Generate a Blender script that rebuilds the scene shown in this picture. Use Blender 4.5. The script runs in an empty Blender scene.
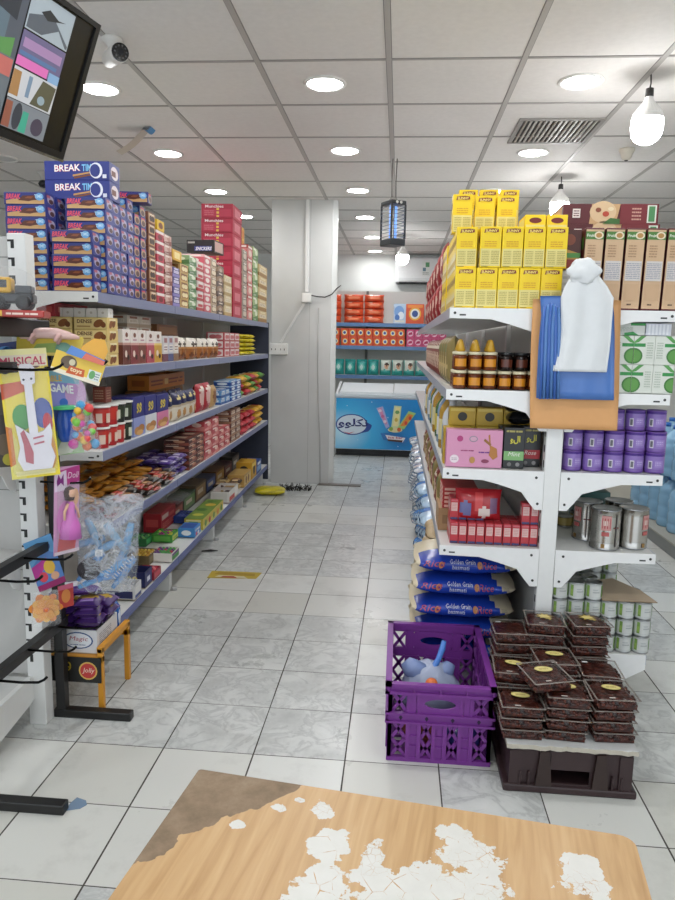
import bpy, bmesh, math, random
from mathutils import Vector, Matrix, noise
rnd = random.Random(11)
SC = bpy.context.scene
COL = SC.collection
PI = math.pi

# ------------------------------------------------------------------ camera geometry (surveyed from the floor tiles)
FPX, YAW, PITCH, ROLL, EYE = 704.3, -0.0835, -0.15, 0.0206, 1.5
_fw = Vector((math.sin(YAW)*math.cos(PITCH), math.cos(YAW)*math.cos(PITCH), math.sin(PITCH)))
_r0 = Vector((math.cos(YAW), -math.sin(YAW), 0)); _u0 = _r0.cross(_fw)
_rt = _r0*math.cos(ROLL)+_u0*math.sin(ROLL); _up = -_r0*math.sin(ROLL)+_u0*math.cos(ROLL)
def _ray(x, y): return _rt*((x-337.5)/FPX) - _up*((y-450)/FPX) + _fw
def at(x, y, Y):            # a sight line met with the vertical plane Y
    d = _ray(x, y); p = d*(Y/d.y); return Vector((p.x, p.y, p.z+EYE))
def atz(x, y, z):           # a sight line met with the level z
    d = _ray(x, y); p = d*((z-EYE)/d.z); return Vector((p.x, p.y, z))

# ------------------------------------------------------------------ materials
_M = {}
def lin(h):
    h = h.lstrip('#'); o = []
    for i in (0, 2, 4):
        c = int(h[i:i+2], 16)/255
        o.append(c/12.92 if c <= .04045 else ((c+.055)/1.055)**2.4)
    return (*o, 1)
class NT:
    def __init__(s, name):
        s.mat = bpy.data.materials.new(name); s.mat.use_nodes = True
        s.t = s.mat.node_tree; s.b = s.t.nodes['Principled BSDF']; s.out = s.t.nodes['Material Output']
    def n(s, typ, ins=None, **kw):
        nd = s.t.nodes.new('ShaderNode'+typ)
        for k, v in kw.items(): setattr(nd, k, v)
        for k, v in (ins or {}).items(): s.set(nd, k, v)
        return nd
    def set(s, nd, k, v):
        i = nd.inputs[k]
        if isinstance(v, bpy.types.NodeSocket): s.t.links.new(v, i)
        elif isinstance(v, bpy.types.Node): s.t.links.new(v.outputs[0], i)
        else: i.default_value = v
    def m(s, op, a, b=0.0, c=0.0):
        nd = s.n('Math', operation=op)
        for i, v in enumerate((a, b, c)): s.set(nd, i, v)
        return nd.outputs[0]
    def mix(s, f, a, b, mode='MIX'):
        nd = s.n('Mix', data_type='RGBA', blend_type=mode)
        s.set(nd, 0, f); s.set(nd, 6, a); s.set(nd, 7, b); return nd.outputs[2]
    def ramp(s, f, stops):
        nd = s.n('ValToRGB'); s.set(nd, 0, f); e = nd.color_ramp.elements
        while len(e) < len(stops): e.new(.5)
        for x, (p, c) in zip(e, stops): x.position = p; x.color = c if len(c) == 4 else (*c, 1)
        return nd.outputs[0]
    def obj(s): return s.n('TexCoord').outputs['Object']
    def noise(s, vec, scale, detail=4, rough=.5):
        return s.n('TexNoise', {'Vector': vec, 'Scale': scale, 'Detail': detail, 'Roughness': rough}).outputs[0]
def mat(key):
    """'c8222b' | 'c8222b:.3' | 'c8222b:.3:m' metal | ':g' clear film | ':e4' emission ; or the name of a special material"""
    if key in _M: return _M[key]
    p = key.split(':'); nt = NT('paint_'+key.replace(':', '_')); b = nt.b
    col = lin(p[0]); fl = p[2] if len(p) > 2 else ''
    nz = nt.noise(nt.obj(), 35, 2)
    nt.set(b, 'Base Color', nt.mix(nt.m('MULTIPLY', nz, .22), col, tuple(c*.72 for c in col[:3])+(1,)))
    b.inputs['Roughness'].default_value = float(p[1]) if len(p) > 1 and p[1] else .45
    if 'm' in fl: b.inputs['Metallic'].default_value = 1
    if 'g' in fl: b.inputs['Alpha'].default_value = .08; b.inputs['Specular IOR Level'].default_value = .8
    if 'h' in fl: b.inputs['Alpha'].default_value = .55
    if 'e' in fl:
        b.inputs['Emission Color'].default_value = col; b.inputs['Emission Strength'].default_value = float(fl.split('e')[1])
    _M[key] = nt.mat; return nt.mat

# ------------------------------------------------------------------ mesh builder
_TXT = {}
def text2d(s, bold=0.0):
    k = (s, bold)
    if k not in _TXT:
        c = bpy.data.curves.new('t', 'FONT'); c.body = s; c.resolution_u = 1 if len(s) > 8 else 2; c.offset = bold
        o = bpy.data.objects.new('t', c); me = bpy.data.meshes.new_from_object(o)
        vs = [(v.co.x, v.co.y) for v in me.vertices]; fs = [tuple(f.vertices) for f in me.polygons]
        bpy.data.objects.remove(o); bpy.data.curves.remove(c); bpy.data.meshes.remove(me)
        x0 = min(v[0] for v in vs); x1 = max(v[0] for v in vs); y0 = min(v[1] for v in vs); y1 = max(v[1] for v in vs)
        _TXT[k] = ([((x-x0)/(x1-x0), (y-y0)/(y1-y0)) for x, y in vs], fs, (x1-x0)/(y1-y0))
    return _TXT[k]
class MB:
    def __init__(s): s.v = []; s.f = []; s.k = []; s.s = []
    def add(s, vs, fs, key, smooth=False):
        b = len(s.v); s.v += [tuple(v) for v in vs]
        for i, f in enumerate(fs):
            s.f.append(tuple(b+j for j in f)); s.k.append(key[i] if isinstance(key, list) else key); s.s.append(smooth)
        return s
    def box(s, x0, x1, y0, y1, z0, z1, key, ch=0.0):
        if ch:
            bm = bmesh.new(); bmesh.ops.create_cube(bm, size=1)
            for v in bm.verts: v.co = Vector((x0+(v.co.x+.5)*(x1-x0), y0+(v.co.y+.5)*(y1-y0), z0+(v.co.z+.5)*(z1-z0)))
            bmesh.ops.bevel(bm, geom=bm.edges[:], offset=ch, segments=1 if ch < .004 else 2, affect='EDGES', profile=.5)
            s.bm(bm, key); return s
        v = [(x, y, z) for z in (z0, z1) for y in (y0, y1) for x in (x0, x1)]
        return s.add(v, [(0, 2, 3, 1), (4, 5, 7, 6), (0, 1, 5, 4), (2, 6, 7, 3), (0, 4, 6, 2), (1, 3, 7, 5)], key)
    def bm(s, bm, key, smooth=False):
        bm.verts.index_update(); s.add([v.co[:] for v in bm.verts], [tuple(v.index for v in f.verts) for f in bm.faces], key, smooth); bm.free()
    def lathe(s, prof, key, seg=16, c=(0, 0, 0), caps=True, axis='z', smooth=True):
        n = len(prof); vs = []; fs = []; ks = []
        def T(r, a, z):
            p = (r*math.cos(a), r*math.sin(a), z)
            if axis == 'y': p = (p[0], -z, p[1])
            if axis == 'x': p = (z, p[0], p[1])
            return (p[0]+c[0], p[1]+c[1], p[2]+c[2])
        for r, z in prof:
            for i in range(seg): vs.append(T(r, 2*PI*i/seg, z))
        for j in range(n-1):
            for i in range(seg):
                fs.append((j*seg+i, j*seg+(i+1) % seg, (j+1)*seg+(i+1) % seg, (j+1)*seg+i)); ks.append(key[j] if isinstance(key, list) else key)
        s.add(vs, fs, ks, smooth)
        if caps:
            b = len(s.v)-n*seg
            s.f.append(tuple(b+i for i in reversed(range(seg)))); s.k.append(ks[0]); s.s.append(False)
            s.f.append(tuple(b+(n-1)*seg+i for i in range(seg))); s.k.append(ks[-1]); s.s.append(False)
        return s
    def tube(s, pts, r, key, seg=8, caps=True):
        pts = [Vector(p) for p in pts]; vs = []; fs = []; pu = None
        for i, p in enumerate(pts):
            d = (pts[min(i+1, len(pts)-1)]-pts[max(i-1, 0)]).normalized()
            if pu is None: pu = d.orthogonal().normalized()
            pu = (pu-d*pu.dot(d)).normalized(); w = d.cross(pu); rr = r[i] if isinstance(r, (list, tuple)) else r
            for k in range(seg): a = 2*PI*k/seg; vs.append(p+pu*(rr*math.cos(a))+w*(rr*math.sin(a)))
        for i in range(len(pts)-1):
            for k in range(seg): fs.append((i*seg+k, i*seg+(k+1) % seg, (i+1)*seg+(k+1) % seg, (i+1)*seg+k))
        s.add(vs, fs, key, True)
        if caps:
            b = len(s.v)-len(pts)*seg
            for f in (tuple(b+i for i in reversed(range(seg))), tuple(b+(len(pts)-1)*seg+i for i in range(seg))): s.f.append(f); s.k.append(key); s.s.append(False)
        return s
    def bar(s, a, b, w, h, key):          # square bar from a to b
        a = Vector(a); b = Vector(b); d = (b-a).normalized()
        u = Vector((0, 0, 1)) if abs(d.z) < .9 else Vector((0, 1, 0)); r = d.cross(u).normalized(); u = r.cross(d)
        vs = [p+r*(i*w/2)+u*(j*h/2) for p in (a, b) for j in (-1, 1) for i in (-1, 1)]
        return s.add(vs, [(0, 1, 3, 2), (4, 6, 7, 5), (0, 4, 5, 1), (2, 3, 7, 6), (0, 2, 6, 4), (1, 5, 7, 3)], key)
    def prism(s, out, T, t, key, side=None):   # outline in 2D extruded by t; T maps (u, v, w) to space
        n = len(out); vs = [T(u, v, 0) for u, v in out]+[T(u, v, t) for u, v in out]
        fs = [tuple(reversed(range(n))), tuple(range(n, 2*n))]+[(i, (i+1) % n, n+(i+1) % n, n+i) for i in range(n)]
        return s.add(vs, fs, [key, key]+[side or key]*n)
    def grid(s, fn, nu, nv, key, smooth=True, wrap=False):
        vs = [fn(i/nu, j/nv) for j in range(nv+1) for i in range(nu+1)]; fs = []; ks = []
        for j in range(nv):
            for i in range(nu):
                a = j*(nu+1)+i; fs.append((a, a+1, a+nu+2, a+nu+1)); ks.append(key((i+.5)/nu, (j+.5)/nv) if callable(key) else key)
        return s.add(vs, fs, ks, smooth)
    def art(s, T, items, W=1, H=1, eps=.0004):
        """flat print on a face: T maps (u, v, lift) to space, W x H its real size"""
        lv = 0
        for it in items:
            lv += 1; e = eps*lv; k = it[0]
            if k == 'r': _, a, b, c, d, key = it; s.add([T(a, b, e), T(c, b, e), T(c, d, e), T(a, d, e)], [(0, 1, 2, 3)], key)
            elif k == 'e':
                _, u, v, ru, rv, key = it[:6]; n = 18; rot = it[6] if len(it) > 6 else 0; ps = []
                for i in range(n):
                    a = 2*PI*i/n; x = ru*W*math.cos(a); y = rv*H*math.sin(a)
                    ps.append(T(u+(x*math.cos(rot)-y*math.sin(rot))/W, v+(x*math.sin(rot)+y*math.cos(rot))/H, e))
                s.add(ps, [tuple(range(n))], key)
            elif k == 'p': s.add([T(u, v, e) for u, v in it[1]], [tuple(range(len(it[1])))], it[2])
            elif k == 't':
                _, txt, u0, v0, u1, v1, key = it[:7]; o = it[7] if len(it) > 7 else {}
                vs, fs, asp = text2d(txt, o.get('b', 0)); sh = o.get('s', 0); sl = o.get('sl', 0)
                s.add([T(u0+(u1-u0)*x+sh*y*(u1-u0), v0+(v1-v0)*y+sl*x, e) for x, y in vs], fs, key)
            elif k == 'n':            # rows of fine print
                _, a, b, c, d, rows, key = it; rr = random.Random(rows*7+1)
                for i in range(rows):
                    y0 = b+(d-b)*(i+.25)/rows; y1 = b+(d-b)*(i+.7)/rows; x = a
                    while x < c:
                        w = min(c-x, (c-a)*rr.uniform(.12, .4)); s.add([T(x, y0, e), T(x+w*.85, y0, e), T(x+w*.85, y1, e), T(x, y1, e)], [(0, 1, 2, 3)], key); x += w
        return s
    def build(s, name, parent=None):
        me = bpy.data.meshes.new(name); me.from_pydata(s.v, [], s.f)
        ks = list(dict.fromkeys(s.k)); ix = {k: i for i, k in enumerate(ks)}
        for k in ks: me.materials.append(mat(k))
        me.polygons.foreach_set('material_index', [ix[k] for k in s.k]); me.polygons.foreach_set('use_smooth', s.s); me.update()
        bm = bmesh.new(); bm.from_mesh(me); 
        o = bpy.data.objects.new(name, me); bm.free(); COL.objects.link(o)
        if parent is not None: o.parent = parent
        return o
def faceT(f, x0, x1, y0, y1, z0, z1):      # print maps for a box's faces
    dx, dy, dz = x1-x0, y1-y0, z1-z0
    return {'-y': (lambda u, v, e: (x0+u*dx, y0-e, z0+v*dz), dx, dz), '+x': (lambda u, v, e: (x1+e, y0+u*dy, z0+v*dz), dy, dz),
            '-x': (lambda u, v, e: (x0-e, y1-u*dy, z0+v*dz), dy, dz), '+y': (lambda u, v, e: (x1-u*dx, y1+e, z0+v*dz), dx, dz),
            '+z': (lambda u, v, e: (x0+u*dx, y0+v*dy, z1+e), dx, dy)}[f]
def tag(o, label, cat=None, group=None, kind=None):
    if label: o['label'] = label
    if cat: o['category'] = cat
    if group: o['group'] = group
    if kind: o['kind'] = kind
    return o
def empty(name, loc=(0, 0, 0), rz=0):
    o = bpy.data.objects.new(name, None); COL.objects.link(o); o.location = loc; o.rotation_euler = (0, 0, rz); o.empty_display_size = .05; return o
PROTOS = []
def proto(o): PROTOS.append(o); return o
def put(p, loc, rz=0, label='', cat='', group=None, rx=0, ry=0, sc=None):
    o = p.copy(); COL.objects.link(o); o.location = loc; o.rotation_euler = (rx, ry, rz)
    if sc: o.scale = (sc, sc, sc) if isinstance(sc, (int, float)) else sc
    for ch in p.children:
        c = ch.copy(); COL.objects.link(c); c.parent = o
        for g in ch.children: d = g.copy(); COL.objects.link(d); d.parent = c
    tag(o, label, cat, group); return o
ORD = 'bottom second third fourth fifth sixth seventh eighth ninth tenth eleventh twelfth thirteenth fourteenth fifteenth sixteenth'.split()
NTH = 'first second third fourth fifth sixth seventh eighth ninth tenth eleventh twelfth thirteenth fourteenth fifteenth sixteenth seventeenth eighteenth nineteenth twentieth'.split()
def lvl(i, n): return 'only one' if n == 1 else 'top one' if i == n-1 else 'bottom one' if i == 0 else ORD[i]+' up'

# ------------------------------------------------------------------ special materials
def special():
    # floor: 0.338 m tiles, most of them veined grey-white marble print, some plain cream or white
    nt = NT('marble_print_floor_tiles'); T = .338
    sep = nt.n('SeparateXYZ', {0: nt.obj()})
    fx = nt.m('DIVIDE', nt.m('SUBTRACT', sep.outputs[0], -1.1613), T); fy = nt.m('DIVIDE', nt.m('SUBTRACT', sep.outputs[1], 1.6855), T)
    ix = nt.m('FLOOR', fx); iy = nt.m('FLOOR', fy)
    u = nt.m('SUBTRACT', fx, ix); v = nt.m('SUBTRACT', fy, iy)
    du = nt.m('MINIMUM', u, nt.m('SUBTRACT', 1, u)); dv = nt.m('MINIMUM', v, nt.m('SUBTRACT', 1, v))
    wob = nt.noise(nt.obj(), 1.7, 2)
    g = nt.m('LESS_THAN', nt.m('MINIMUM', du, nt.m('MULTIPLY', dv, 1.5)), nt.m('MULTIPLY', nt.m('ADD', .25, wob), .0105))
    idx = nt.n('CombineXYZ', {0: ix, 1: iy}); wn = nt.n('TexWhiteNoise', {0: idx.outputs[0]}, noise_dimensions='3D')
    off = nt.n('VectorMath', {0: wn.outputs['Color'], 1: (9, 9, 9)}, operation='MULTIPLY')
    pos = nt.n('VectorMath', {0: nt.obj(), 1: off.outputs[0]}, operation='ADD').outputs[0]
    n1 = nt.noise(pos, 5, 6, .62)
    n2 = nt.n('TexNoise', {'Vector': pos, 'Scale': 7, 'Detail': 5, 'Roughness': .6, 'Distortion': 1.3}).outputs[0]
    vein = nt.m('POWER', nt.m('SUBTRACT', 1, nt.m('MINIMUM', nt.m('MULTIPLY', nt.m('ABSOLUTE', nt.m('SUBTRACT', n2, .5)), 9), 1)), 2.2)
    vein = nt.m('MULTIPLY', vein, nt.m('GREATER_THAN', n1, .42))
    cloud = nt.ramp(n1, [(.3, lin('b0b3b2')), (.5, lin('cacdcb')), (.75, lin('d9dbd9'))])
    marble = nt.mix(nt.m('MULTIPLY', vein, .36), cloud, lin('75797c'))
    plainc = nt.mix(wn.outputs[0], lin('c4c4bc'), lin('d9dbd8'))
    # plain rows: the patch across the middle, the rows by the counter and the column at the far right
    def rng(val, lo, hi): return nt.m('MULTIPLY', nt.m('GREATER_THAN', val, lo-.5), nt.m('LESS_THAN', val, hi+.5))
    near = nt.m('LESS_THAN', iy, 1.5)
    band = nt.m('MULTIPLY', rng(iy, 6, 7), nt.m('GREATER_THAN', wn.outputs[0], .12))
    far = nt.m('MULTIPLY', rng(iy, 12, 13), nt.m('GREATER_THAN', wn.outputs[0], .3))
    right = nt.m('MULTIPLY', nt.m('GREATER_THAN', ix, 2.5), nt.m('GREATER_THAN', wn.outputs[0], .35))
    plain = nt.m('MINIMUM', nt.m('ADD', nt.m('ADD', nt.m('MULTIPLY', near, nt.m('GREATER_THAN', wn.outputs[0], .25)), band), nt.m('ADD', far, right)), 1)
    col = nt.mix(plain, marble, plainc)
    dirt = nt.noise(nt.obj(), 2.3, 6, .7)
    col = nt.mix(nt.m('MULTIPLY', nt.m('MAXIMUM', nt.m('SUBTRACT', dirt, .52), 0), 1.6), col, lin('7d7a74'))
    col = nt.mix(g, col, lin('45423d'))
    nt.set(nt.b, 'Base Color', col)
    nt.set(nt.b, 'Roughness', nt.m('ADD', nt.m('MULTIPLY', g, .6), nt.m('ADD', .2, nt.m('MULTIPLY', dirt, .2))))
    bp = nt.n('Bump', {'Strength': .35, 'Distance': .004, 'Height': nt.m('ADD', nt.m('MULTIPLY', g, -1), nt.m('MULTIPLY', n1, .05))}); nt.set(nt.b, 'Normal', bp)
    _M['FLOOR'] = nt.mat
    for key, c0, c1, sc in (('CEIL', 'ebe8e4', 'dedbd7', 30), ('WALL', 'e4e6e3', 'd9dcda', 3), ('COLUMN', 'd9dad8', 'c4c6c5', 2.2)):
        nt = NT('plaster_'+key.lower()); n = nt.noise(nt.obj(), sc, 5); n2 = nt.noise(nt.obj(), 1.1, 4)
        c = nt.mix(n, lin(c0), lin(c1)); c = nt.mix(nt.m('MULTIPLY', nt.m('MAXIMUM', nt.m('SUBTRACT', n2, .5), 0), .5), c, lin('a9a59c'))
        nt.set(nt.b, 'Base Color', c); nt.b.inputs['Roughness'].default_value = .75 if key != 'COLUMN' else .35
        _M[key] = nt.mat
    # counter top: pale maple laminate, torn at the left corner, with flaking white paint
    nt = NT('worn_maple_laminate'); o = nt.obj(); sp = nt.n('SeparateXYZ', {0: o}); X, Yc = sp.outputs[0], sp.outputs[1]
    st = nt.n('Mapping', {0: o}); st.inputs['Scale'].default_value = (22, 1.5, 1)
    gr = nt.n('TexNoise', {'Vector': st.outputs[0], 'Scale': 3.0, 'Detail': 5, 'Distortion': .6}).outputs[0]
    wood = nt.ramp(gr, [(.25, lin('ad8757')), (.5, lin('bf9a6b')), (.8, lin('cba97c'))])
    nz = nt.noise(o, 26, 6, .65); nz2 = nt.noise(o, 9, 4, .6)
    fld = None
    for cx, cy, rx, ry in DESK_FLAKES:
        a = nt.m('DIVIDE', nt.m('SUBTRACT', X, cx), rx); b2 = nt.m('DIVIDE', nt.m('SUBTRACT', Yc, cy), ry)
        d = nt.m('SUBTRACT', 1, nt.m('SQRT', nt.m('ADD', nt.m('MULTIPLY', a, a), nt.m('MULTIPLY', b2, b2))))
        fld = d if fld is None else nt.m('MAXIMUM', fld, d)
    thr = nt.m('ADD', fld, nt.m('ADD', nt.m('MULTIPLY', nt.m('SUBTRACT', nz, .5), 2.2), nt.m('MULTIPLY', nt.m('SUBTRACT', nz2, .5), 2.6)))
    ck = nt.n('TexVoronoi', {'Vector': o, 'Scale': 70}, feature='DISTANCE_TO_EDGE').outputs[0]
    ck2 = nt.n('TexVoronoi', {'Vector': o, 'Scale': 26}, feature='DISTANCE_TO_EDGE').outputs[0]
    fl = nt.m('MULTIPLY', nt.m('GREATER_THAN', thr, .10), nt.m('MULTIPLY', nt.m('GREATER_THAN', nt.m('ADD', ck, nt.m('MULTIPLY', nz2, .1)), .052), nt.m('GREATER_THAN', nt.m('ADD', ck2, nt.m('MULTIPLY', nz, .12)), .062)))
    col = nt.mix(fl, wood, nt.mix(nz, lin('dcdcd8'), lin('c9c8c2')))
    # torn corner: everything left of a ragged slanted line
    ln = nt.m('ADD', nt.m('SUBTRACT', nt.m('MULTIPLY', Yc, DESK_TEAR[0]), X), DESK_TEAR[1])
    torn = nt.m('GREATER_THAN', nt.m('ADD', ln, nt.m('MULTIPLY', nt.m('SUBTRACT', nz2, .5), .16)), 0)
    board = nt.ramp(nt.noise(o, 14, 6, .7), [(.3, lin('6f5d49')), (.55, lin('8a7660')), (.8, lin('9c8a74'))])
    col = nt.mix(torn, col, board)
    nt.set(nt.b, 'Base Color', col); nt.set(nt.b, 'Roughness', nt.m('ADD', .38, nt.m('MULTIPLY', torn, .4)))
    bp = nt.n('Bump', {'Strength': .6, 'Distance': .0015, 'Height': nt.m('SUBTRACT', fl, torn)}); nt.set(nt.b, 'Normal', bp)
    _M['DESK'] = nt.mat
    nt = NT('pressed_dates'); v1 = nt.n('TexVoronoi', {'Vector': nt.obj(), 'Scale': 55}); 
    nt.set(nt.b, 'Base Color', nt.ramp(v1.outputs[0], [(0, lin('6f3826')), (.45, lin('46201a')), (.8, lin('230e0a'))])); nt.b.inputs['Roughness'].default_value = .28
    bp = nt.n('Bump', {'Strength': .6, 'Distance': .004, 'Height': nt.m('MULTIPLY', v1.outputs[0], -1)}); nt.set(nt.b, 'Normal', bp); _M['DATES'] = nt.mat
    nt = NT('freezer_print'); g = nt.n('TexGradient', gradient_type='SPHERICAL'); mp = nt.n('Mapping', {0: nt.obj()}); mp.inputs['Location'].default_value = (-.1, 0, -.55); mp.inputs['Scale'].default_value = (1.3, 1, 1.7); nt.set(g, 0, mp.outputs[0])
    sp = nt.n('TexVoronoi', {'Vector': nt.obj(), 'Scale': 11}); dots = nt.m('LESS_THAN', sp.outputs[0], .07)
    c = nt.ramp(g.outputs[1], [(0, lin('1f86cc')), (.45, lin('3fb0e6')), (1, lin('c4eafa'))]); nt.set(nt.b, 'Base Color', nt.mix(nt.m('MULTIPLY', dots, .7), c, (1, 1, 1, 1))); nt.b.inputs['Roughness'].default_value = .3; _M['ICEPRINT'] = nt.mat
    nt = NT('blue_water_bottle'); nt.b.inputs['Base Color'].default_value = lin('a4d2f2'); nt.b.inputs['Roughness'].default_value = .1; nt.b.inputs['Alpha'].default_value = .75; _M['WATER'] = nt.mat
    nt = NT('wrinkled_clear_film'); nt.b.inputs['Base Color'].default_value = (.9, .92, .95, 1); nt.b.inputs['Roughness'].default_value = .12; nt.b.inputs['Alpha'].default_value = .13; nt.b.inputs['Specular IOR Level'].default_value = 1.0
    n = nt.noise(nt.obj(), 22, 4); bp = nt.n('Bump', {'Strength': .9, 'Distance': .02, 'Height': n}); nt.set(nt.b, 'Normal', bp); _M['FILM'] = nt.mat
    nt = NT('crinkled_poly_film'); n1 = nt.n('TexNoise', {'Vector': nt.obj(), 'Scale': 11, 'Detail': 5, 'Roughness': .6, 'Distortion': 1.5}).outputs[0]
    rdg = nt.m('POWER', nt.m('SUBTRACT', 1, nt.m('MINIMUM', nt.m('MULTIPLY', nt.m('ABSOLUTE', nt.m('SUBTRACT', n1, .5)), 8), 1)), 2)
    nt.b.inputs['Base Color'].default_value = lin('c9ced6'); nt.b.inputs['Roughness'].default_value = .18; nt.b.inputs['Specular IOR Level'].default_value = 1.0
    nt.set(nt.b, 'Alpha', nt.m('ADD', .13, nt.m('MULTIPLY', rdg, .38))); bp = nt.n('Bump', {'Strength': 1.0, 'Distance': .02, 'Height': n1}); nt.set(nt.b, 'Normal', bp); _M['POLY'] = nt.mat
# ------------------------------------------------------------------ the setting
CH = 2.94
# counter frame: far-left corner at (-.355, 1.20), turned about 8.5 degrees
DZ = .70
DA, DB = Vector((-.35, 1.2)), Vector((.415, 1.10))
DROT = math.atan2(DB.y-DA.y, DB.x-DA.x); DW = (DB-DA).length; DD = .75
def desk_uv(x, y):
    p = atz(x, y, DZ); d = Vector((p.x, p.y))-DA; c, s = math.cos(-DROT), math.sin(-DROT)
    return d.x*c-d.y*s, d.x*s+d.y*c
def _fl(x, y, rx, ry): u, v = desk_uv(x, y); return (u, v, rx*.00125, ry*.0020)
DESK_FLAKES = [_fl(322, 810, 18, 12), _fl(326, 845, 30, 18), _fl(318, 890, 30, 30), _fl(372, 858, 16, 24), _fl(395, 890, 60, 25), _fl(470, 850, 42, 30), _fl(455, 895, 70, 30), _fl(585, 880, 30, 26), _fl(280, 808, 12, 6), _fl(236, 824, 10, 5), _fl(300, 800, 8, 4)]
_a, _b = desk_uv(292, 785), desk_uv(140, 862)
DESK_TEAR = ((_a[0]-_b[0])/(_a[1]-_b[1]), _a[0]-_a[1]*(_a[0]-_b[0])/(_a[1]-_b[1]))
special()

X0, X1, Y0, Y1 = -4.6, 3.3, -2.2, 11.8
def struct(name, mb, parent=None):
    o = mb.build(name, parent)
    if parent is None: o['kind'] = 'structure'
    return o
struct('floor', MB().box(X0, X1, Y0, Y1, -.08, 0, 'FLOOR'))
ceil = struct('ceiling', MB().box(X0, X1, Y0, Y1, CH, CH+.08, 'CEIL'))
g = MB(); CT = .6816; cx0, cy0 = -1.4637, 3.8588
i = math.ceil((X0-cx0)/CT)
while cx0+i*CT < X1:
    x = cx0+i*CT; g.box(x-.013, x+.013, Y0, Y1, CH-.004, CH+.001, 'b7b3ae:.5'); g.box(x-.0165, x-.013, Y0, Y1, CH-.001, CH+.001, '7d7a76'); g.box(x+.013, x+.0165, Y0, Y1, CH-.001, CH+.001, '7d7a76'); i += 1
i = math.ceil((Y0-cy0)/CT)
while cy0+i*CT < Y1:
    y = cy0+i*CT; g.box(X0, X1, y-.009, y+.009, CH-.0035, CH+.001, 'a9a5a0:.5'); g.box(X0, X1, y-.013, y-.009, CH-.001, CH+.001, '807d79'); i += 1
g.build('ceiling_grid', ceil)
struct('wall_left', MB().box(X0-.1, X0, Y0, Y1, 0, CH, 'WALL'))
struct('wall_right', MB().box(X1, X1+.1, Y0, Y1, 0, CH, 'WALL'))
struct('wall_back', MB().box(X0-.1, X1+.1, Y1, Y1+.1, 0, CH, 'WALL'))
# the boxed-in column at the end of the left rack
cx_l, cx_r, cyf = -1.342, -.715, 7.4
c = MB().box(cx_l, cx_r, cyf, cyf+.62, 0, CH, 'COLUMN', .004)
c.box(cx_r-.002, cx_r+.05, cyf+.03, cyf+.07, 0, CH, 'e4e6e4:.4')      # aluminium corner strip
c.box(cx_l+.40, cx_l+.404, cyf-.001, cyf, 0, CH, 'aeb0ae')
struct('column', c)
struct('trim_1', MB().box(cx_r-.1, -.36, 7.33, 7.42, 0, .012, '77726a'))           # worn floor threshold
struct('trim_2', MB().box(2.04, X1, 1.0, 9.0, 0, .11, '8f9290', .006).box(2.03, X1, 1.0, 9.0, .10, .112, 'b9b6aa'))   # raised ledge along the right wall
conduit = MB().box(-.99, -.955, cyf-.028, cyf, 2.02, CH, 'e9eae8:.4', .003)
conduit.build('trim_3')['kind'] = 'structure'
conduit = MB().bar((-.975, cyf-.012, 1.94), (-1.24, cyf-.012, 1.50), .022, .022, 'e3e4e2:.4')
conduit.build('trim_4')['kind'] = 'structure'
t = tag(empty('junction_box', (-.97, cyf, 1.96)), 'small white electrical junction box on the column where the conduits meet', 'junction box')
MB().box(-.05, .05, -.05, 0, -.05, .05, 'dfe0dc:.4', .006).build('body', t); MB().box(-.042, .042, -.056, -.05, -.042, .042, 'f0f0ec:.4', .004).build('lid', t)
for k, (px, w, lab) in enumerate(((-1.31, .10, 'white double wall socket low on the column beside the rack'), (-1.215, .12, 'white switched socket box beside the other one on the column'))):
    t = tag(empty('wall_socket', (px, cyf, 1.43)), lab, 'socket', 'sockets on the column')
    MB().box(-w/2+.006, w/2-.006, -.035, 0, -.06, .06, 'e2e2dd:.4', .006).build('back_box', t)
    f = MB().box(-w/2+.006, w/2-.006, -.042, -.035, -.056, .056, 'efefeb:.35', .004)
    for q in (-.02, .02): f.box(q-.004, q+.004, -.0432, -.042, -.012, .006, '55534f')
    f.build('face_plate', t)
cab = MB().tube([(-.92, cyf-.03, 1.985), (-.86, cyf-.03, 1.975), (-.78, cyf-.02, 1.97), (-.71, cyf-.015, 2.0), (-.66, cyf-.01, 2.06), (-.63, cyf+.1, 2.10)], .006, '3b3835')
tag(cab.build('cable'), 'thin dark cable sagging from the junction box round the column edge', 'cable')
wire = MB().tube([(-.845, cyf-.004, 1.86), (-.845, cyf-.005, 1.3), (-.835, cyf-.005, .9), (-.81, cyf-.005, .5), (-.80, cyf-.005, .02)], .004, 'b9b9b6')
tag(wire.build('wire'), 'thin grey wire running down the middle of the column face', 'wire')

# ------------------------------------------------------------------ lights
def downlight(p, lab, on=True):
    t = tag(empty('downlight', (p.x, p.y, CH)), lab, 'ceiling light', 'round recessed ceiling downlights')
    MB().lathe([(.098, .002), (.118, .002), (.122, -.004), (.116, -.010), (.100, -.011), (.097, -.004)], 'eeece8:.35', 32, caps=False).build('trim_ring', t)
    MB().lathe([(.101, -.003), (.07, -.006), (.001, -.007)], ('ffffff:.4:e50' if on else 'cfcfcd:.3'), 32, caps=True).build('diffuser', t)
for row, pts in (('left', [(100, 88), (168, 153), (216, 191), (244, 216)]), ('middle', [(325, 83), (345, 150), (358, 190), (365, 217), (372, 237), (375, 251)]), ('right', [(581, 81), (533, 152), (492, 191)])):
    for k, (px, py) in enumerate(pts):
        downlight(atz(px, py, CH), 'lit round downlight, %s from the front in the %s ceiling row' % (NTH[k], row))
downlight(atz(3, 158, CH), 'unlit round downlight in the ceiling left of the hanging screen', False)
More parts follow.
